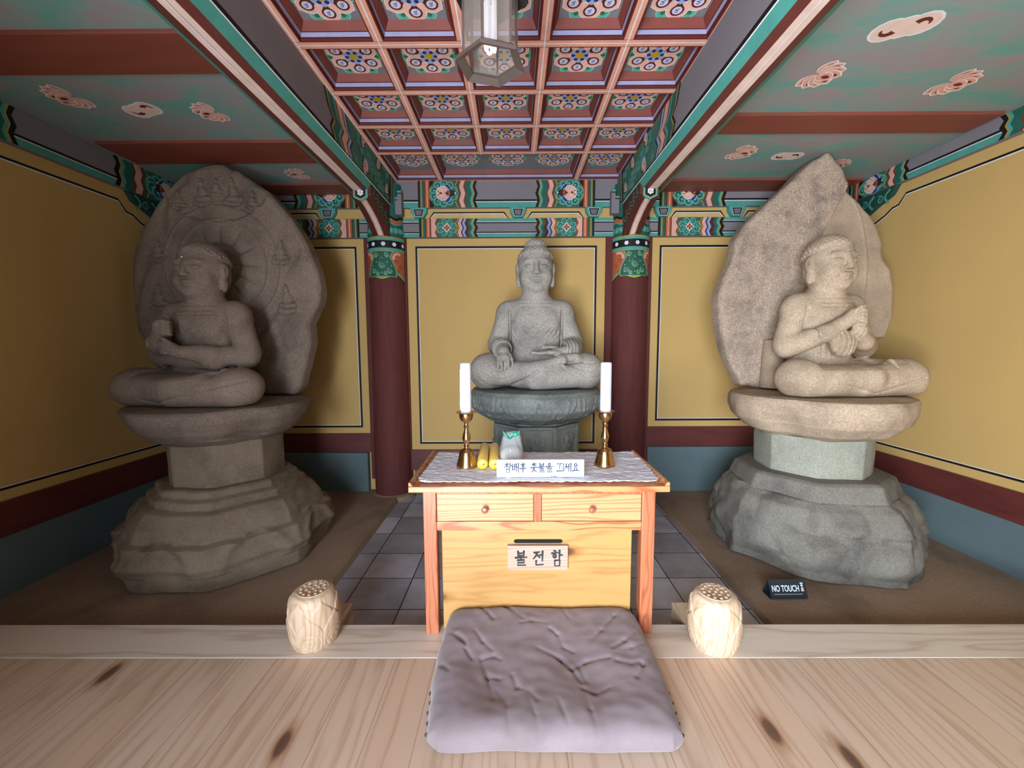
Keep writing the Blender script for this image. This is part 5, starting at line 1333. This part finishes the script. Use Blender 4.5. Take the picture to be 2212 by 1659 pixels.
b.grid(lambda u, v_: (-0.009+0.050*u, -0.034+0.010*math.sin(u*PI), 0.148+0.034*u+(v_-0.5)*0.018*(0.5+0.8*u)), 12, 4)
b.grid(lambda u, v_: (0.012+0.022*math.cos(2*PI*u), -0.02+0.004*math.sin(2*PI*u*2), 0.172+0.010*math.sin(2*PI*u)+(v_-0.5)*0.010), 24, 3)
o = b.build('green_tie', M_grn, t2, smooth=True); sm = o.modifiers.new('thickness', 'SOLIDIFY'); sm.thickness = 0.001

# ---- handwritten paper sign on the table
t2 = empty('paper_sign', (0.125, 1.952, 0.7655), label='small white sign with handwritten Korean words standing on the lace cloth', cat='sign')
M_pap = plain('white_card', (222, 226, 234), 0.6)
b = B(); b.box(-0.210, 0.210, 0.0, 0.014, 0.0, 0.086); b.build('board', M_pap, t2, bevel=0.002)
write(lambda u, v_, h_: (u, -h_-0.0003, v_), t2, ['cham', 'bae', 'hu', ' ', 'chot', 'bul', 'eul', ' ', 'kkeu', 'se', 'yo'], -0.174, 0.024, 0.046, 0.0365, 0.0052, (36, 52, 78), 0.78)
P = Paint(lambda u, v_, h_: (u, -h_, v_)); P.stroke([(0.052, 0.006), (0.058, 0.003)], 0.004, (60, 70, 90)); P.stroke([(0.064, 0.004), (0.072, 0.005), (0.075, 0.001)], 0.004, (60, 70, 90))
P.build('ink_marks', t2)

# ---- floor cushion
CR = [[(-0.24, 1.99), (-0.16, 1.92), (-0.1, 1.84)], [(-0.14, 1.99), (-0.04, 1.92), (0.04, 1.84)], [(0.03, 1.81), (0.08, 1.82), (0.15, 1.81)], [(-0.26, 1.75), (-0.21, 1.69)], [(-0.18, 1.77), (-0.14, 1.71), (-0.1, 1.67)], [(-0.21, 1.67), (-0.18, 1.63)], [(-0.31, 1.6), (-0.27, 1.56)], [(0.1, 1.67), (0.19, 1.63), (0.23, 1.58), (0.26, 1.51)], [(0.16, 1.78), (0.19, 1.75), (0.21, 1.69), (0.25, 1.67)], [(0.55, 1.92), (0.47, 1.86), (0.39, 1.77), (0.34, 1.72)], [(0.54, 1.76), (0.48, 1.71), (0.42, 1.67)], [(0.56, 1.64), (0.52, 1.58), (0.48, 1.52)], [(0.42, 1.6), (0.47, 1.58), (0.52, 1.59)], [(-0.14, 1.62), (-0.11, 1.54), (-0.08, 1.44)], [(-0.07, 1.48), (-0.03, 1.4)], [(-0.01, 1.54), (0.01, 1.48), (0.05, 1.46), (0.08, 1.42)], [(0.26, 1.48), (0.3, 1.46), (0.36, 1.48)], [(0.26, 1.6), (0.28, 1.52)], [(-0.31, 1.78), (-0.22, 1.71)], [(-0.1, 1.54), (-0.06, 1.53)], [(-0.06, 1.62), (-0.09, 1.64), (-0.14, 1.63)], [(0.23, 1.58), (0.29, 1.61), (0.39, 1.62)], [(0.05, 1.44), (0.07, 1.36), (0.08, 1.30)], [(0.26, 1.48), (0.27, 1.38), (0.28, 1.30)], [(0.16, 1.42), (0.18, 1.33)], [(-0.03, 1.40), (-0.02, 1.30)], [(0.45, 1.66), (0.50, 1.67), (0.56, 1.70)], [(0.22, 1.97), (0.23, 1.90), (0.26, 1.84)]]
CS = [(a, b_, k) for k, s_ in enumerate(CR) for a, b_ in zip(s_[:-1], s_[1:])]
def segd(x, y, a, b_):
    ex, ey = b_[0]-a[0], b_[1]-a[1]; q = max(0, min(1, ((x-a[0])*ex+(y-a[1])*ey)/(ex*ex+ey*ey))); return math.hypot(x-a[0]-q*ex, y-a[1]-q*ey)
pits = [(-0.13, 1.60, 0.10, 0.020), (-0.08, 1.47, 0.08, 0.026), (0.24, 1.62, 0.10, 0.024), (0.31, 1.49, 0.08, 0.022), (0.08, 1.50, 0.12, 0.010)]
def cush(u, v_, topf):
    yb, yf = 1.955, 1.285; y = yb+(yf-yb)*v_
    xl = -0.325-0.018*math.sin(v_*PI)+0.022*v_**2; xr = 0.590+0.016*math.sin(v_*PI)-0.012*v_**2
    su, sv = u*2-1, v_*2-1
    x = (xl+xr)/2+(xr-xl)/2*su; x += 0.006*noise.noise(Vector((v_*9, su, 1)))*abs(su)**6; y += 0.014*noise.noise(Vector((u*5, sv, 7)))*abs(sv)**6
    # rounded corners
    if abs(su) > 0.9 and abs(sv) > 0.9:
        k = (abs(su)-0.9)/0.1*(abs(sv)-0.9)/0.1; x -= 0.020*k*math.copysign(1, su); y += 0.018*k*math.copysign(1, sv)
    ed = (1-abs(su)**14)**0.5*(1-abs(sv)**12)**0.5
    if not topf: return (x, y, 0.003+0.030*(1-ed) if v_ > 0 else 0.033)
    z = 0.033+ed*(0.070+0.015*(1-v_))
    z += 0.030*max(0, 1-v_/0.35)*ed*(0.8+0.5*noise.noise(Vector((u*4, 2, 0))))
    for px_, py, r, d in pits: z -= d*gauss(math.hypot(x-px_, y-py), r)*ed
    for a, b_, k in CS:
        if abs(x-a[0]) > 0.16 and abs(x-b_[0]) > 0.16: continue
        d = segd(x, y, a, b_)
        z -= (0.0095*gauss(d, 0.009)-0.0015*gauss(d-0.024, 0.014))*ed*(0.9 if k < 22 else 0.35)*(0.6+0.8*noise.noise(Vector((x*12, y*12, k))))
    z += ed*(0.006*noise.noise(Vector((x*7, y*9, 1)))+0.003*noise.noise(Vector((x*18, y*22, 5))))
    return (x, y, z)
M_cus, nt, bs = newmat('mauve_grey_cotton', 0.9, spec=0.15); v = coords(nt)
nt.links.new(ramp(nt, noise_n(nt, v, 5, 5), [(0.3, lin((116, 104, 108))), (0.7, lin((134, 122, 128)))]), bs.inputs['Base Color']); bs.inputs['Sheen Weight'].default_value = 0.25
bump(nt, bs, noise_n(nt, v, 160, 2), 0.15, 0.002)
b = B(); b.grid(lambda u, v_: cush(u, v_, True), 230, 170); b.grid(lambda u, v_: cush(u, v_, False), 60, 44)
t2 = empty('floor_cushion', (0.13, 1.62, 0.0), label='wrinkled mauve grey prayer cushion on the floor in front of the altar table', cat='cushion')
b.v = [(x-0.13, y-1.62, z) for x, y, z in b.v]; b.build('cover', M_cus, t2, smooth=True, angle=85)
stm = plain('dark_stitching', (62, 52, 66), 0.8)
for sx in (-1, 1):
    for k in range(5):
        b = B(); v_ = 0.66+0.065*k; x, y, z = cush(0.0 if sx < 0 else 1.0, v_, True)
        b.ball((x-0.13+0.001*sx, y-1.62, z+0.004), 0.0065, 6); b.build('edge_stitch', stm, t2, smooth=True)

# ---- lotus stools
M_stl = wood('pale_carved_pine', (208, 184, 158), (176, 142, 110), axis=2, ring=20, fine=50, rough=0.5, grain=0.5)
def stool(loc, rz, lab):
    t2 = empty('lotus_stool', loc, rz, lab, 'wood carving', 'carved wooden lotus buds on the sill')
    def dsp(th, z, r):
        o = 0
        for off, zb, zt, amp in ((0.5, 0.06, 0.225, 0.004), (0.0, 0.0, 0.165, 0.008)):
            ph = ((th*6/(2*PI)+off) % 1)*2-1
            top = zt-0.055*abs(ph)**1.6*(1+0.8*(abs(ph) > 0.7)*(abs(ph)-0.7)) + 0.010*gauss(ph, 0.12)
            if z < top and z >= zb-0.02:
                e = min(1, (top-z)/0.006); s_ = min(1, (1-abs(ph))/0.05)
                o = max(o, amp*e*(0.4+0.6*s_))
        ph = ((th*6/(2*PI)) % 1)*2-1
        if z < 0.11:
            rr = math.hypot(ph*0.058, z-0.045); an = math.atan2(z-0.045, ph*0.058)
            o += -0.0025*gauss((rr-0.016-0.004*an/PI) % 0.020-0.010, 0.0028) if rr < 0.05 else 0
        return o
    b = rock([(0.02, 0.2525), (0.074, 0.252), (0.088, 0.246), (0.096, 0.236), (0.104, 0.215), (0.110, 0.17), (0.111, 0.12), (0.106, 0.06), (0.096, 0.015), (0.090, 0.0)], 0, 0, dsp, 320, 0.004, 0.0004, 2)
    b.build('carved_body', M_stl, t2, smooth=True, angle=55)
    b = B(); b.lathe([(0.072, 0.252), (0.070, 0.2555), (0.066, 0.253), (0.001, 0.2525)], 40, cap=False); b.build('seed_pod_rim', M_stl, t2, smooth=True)
    for k, (n, r) in enumerate(((1, 0), (6, 0.026), (12, 0.052))):
        for i in range(n):
            a = 2*PI*i/n+0.2*k; b = B(); b.ball((r*math.cos(a), r*math.sin(a), 0.2535), 0.0082, 5, 0.7); b.build('seed_knob', M_stl, t2, smooth=True)
    return t2
stool((-0.955, 1.868, 0.0015), 0.25, 'carved pale pine lotus bud with seed bumps, on the sill left of the table')
stool((0.930, 1.838, 0.0015), -0.35, 'carved pale pine lotus bud with seed bumps, on the sill right of the table')

# ---- NO TOUCH tent card
t2 = empty('tent_sign', (1.648, 2.385, -0.129), 0.02, 'black folded tent card reading NO TOUCH on the stone slab at right', 'sign')
M_blk = plain('black_card', (38, 46, 52), 0.35)
b = B(); H = 0.105
v8 = [(-0.112, -0.012, 0.004), (0.112, -0.012, 0.004), (0.112, 0.030, H), (-0.112, 0.030, H)]
def sheet(p, th):
    nrm = (Vector(p[1])-Vector(p[0])).cross(Vector(p[3])-Vector(p[0])).normalized()*th
    q = [tuple(Vector(a)+nrm) for a in p]; b.add(list(p)+q, [(0, 1, 2, 3), (7, 6, 5, 4), (0, 4, 5, 1), (1, 5, 6, 2), (2, 6, 7, 3), (3, 7, 4, 0)])
sheet(v8, -0.003); sheet([(0.112, 0.075, 0.004), (-0.112, 0.075, 0.004), (-0.112, 0.030, H), (0.112, 0.030, H)], -0.003)
sheet([(-0.112, 0.0, 0.004), (0.112, 0.0, 0.004), (0.112, 0.075, 0.004), (-0.112, 0.075, 0.004)], -0.003)
b.build('folded_card', M_blk, t2)
def text_mesh(s_, size, extr=0.0004, bold=0.0):
    cu = bpy.data.curves.new('txt', 'FONT'); cu.body = s_; cu.size = size; cu.extrude = extr; cu.offset = bold; cu.align_x = 'LEFT'
    o = bpy.data.objects.new('txt', cu); C.objects.link(o); dg = bpy.context.evaluated_depsgraph_get(); me = bpy.data.meshes.new_from_object(o.evaluated_get(dg))
    bpy.data.objects.remove(o); return me
me = text_mesh('NO TOUCH', 0.048, 0.0004, 0.0010); tilt = math.atan2(H-0.004, 0.042)
ax_u = Vector((1, 0, 0)); ax_v = Vector((0, 0.042, H-0.004)).normalized(); nn = ax_u.cross(ax_v)
def place(me, u, v_, sx=1.0):
    for q in me.vertices:
        p = Vector((-0.112, -0.012, 0.004))+ax_u*(u+q.co.x*sx)+ax_v*(v_+q.co.y)+nn*(0.0012+q.co.z); q.co = p
place(me, 0.014, 0.042, 165e-3/max(q.co.x for q in me.vertices)); o = link('lettering', me, plain('white_print', (222, 236, 250), 0.5), t2); me.materials.clear(); me.materials.append(bpy.data.materials['white_print'])
P = Paint(lambda u, v_, h_: tuple(Vector((-0.112, -0.012, 0.004))+ax_u*u+ax_v*v_+nn*(0.001+h_)))
random.seed(3); u = 0.022
while u < 0.196:
    l = random.uniform(0.004, 0.009); P.rect(u, u+l, 0.0235, 0.029, (128, 140, 146)); u += l+0.0015
P.disc(0.198, 0.086, 0.011, (190, 205, 208), 10, 0.004); P.disc(0.198, 0.074, 0.007, (200, 215, 220), 10); P.poly([(0.190, 0.042), (0.208, 0.042), (0.204, 0.064), (0.193, 0.064)], (205, 205, 212))
P.nxt().stroke(circ(0.203, 0.058, 0.006), 0.002, (190, 110, 125)); P.build('small_print_and_emblem', t2)
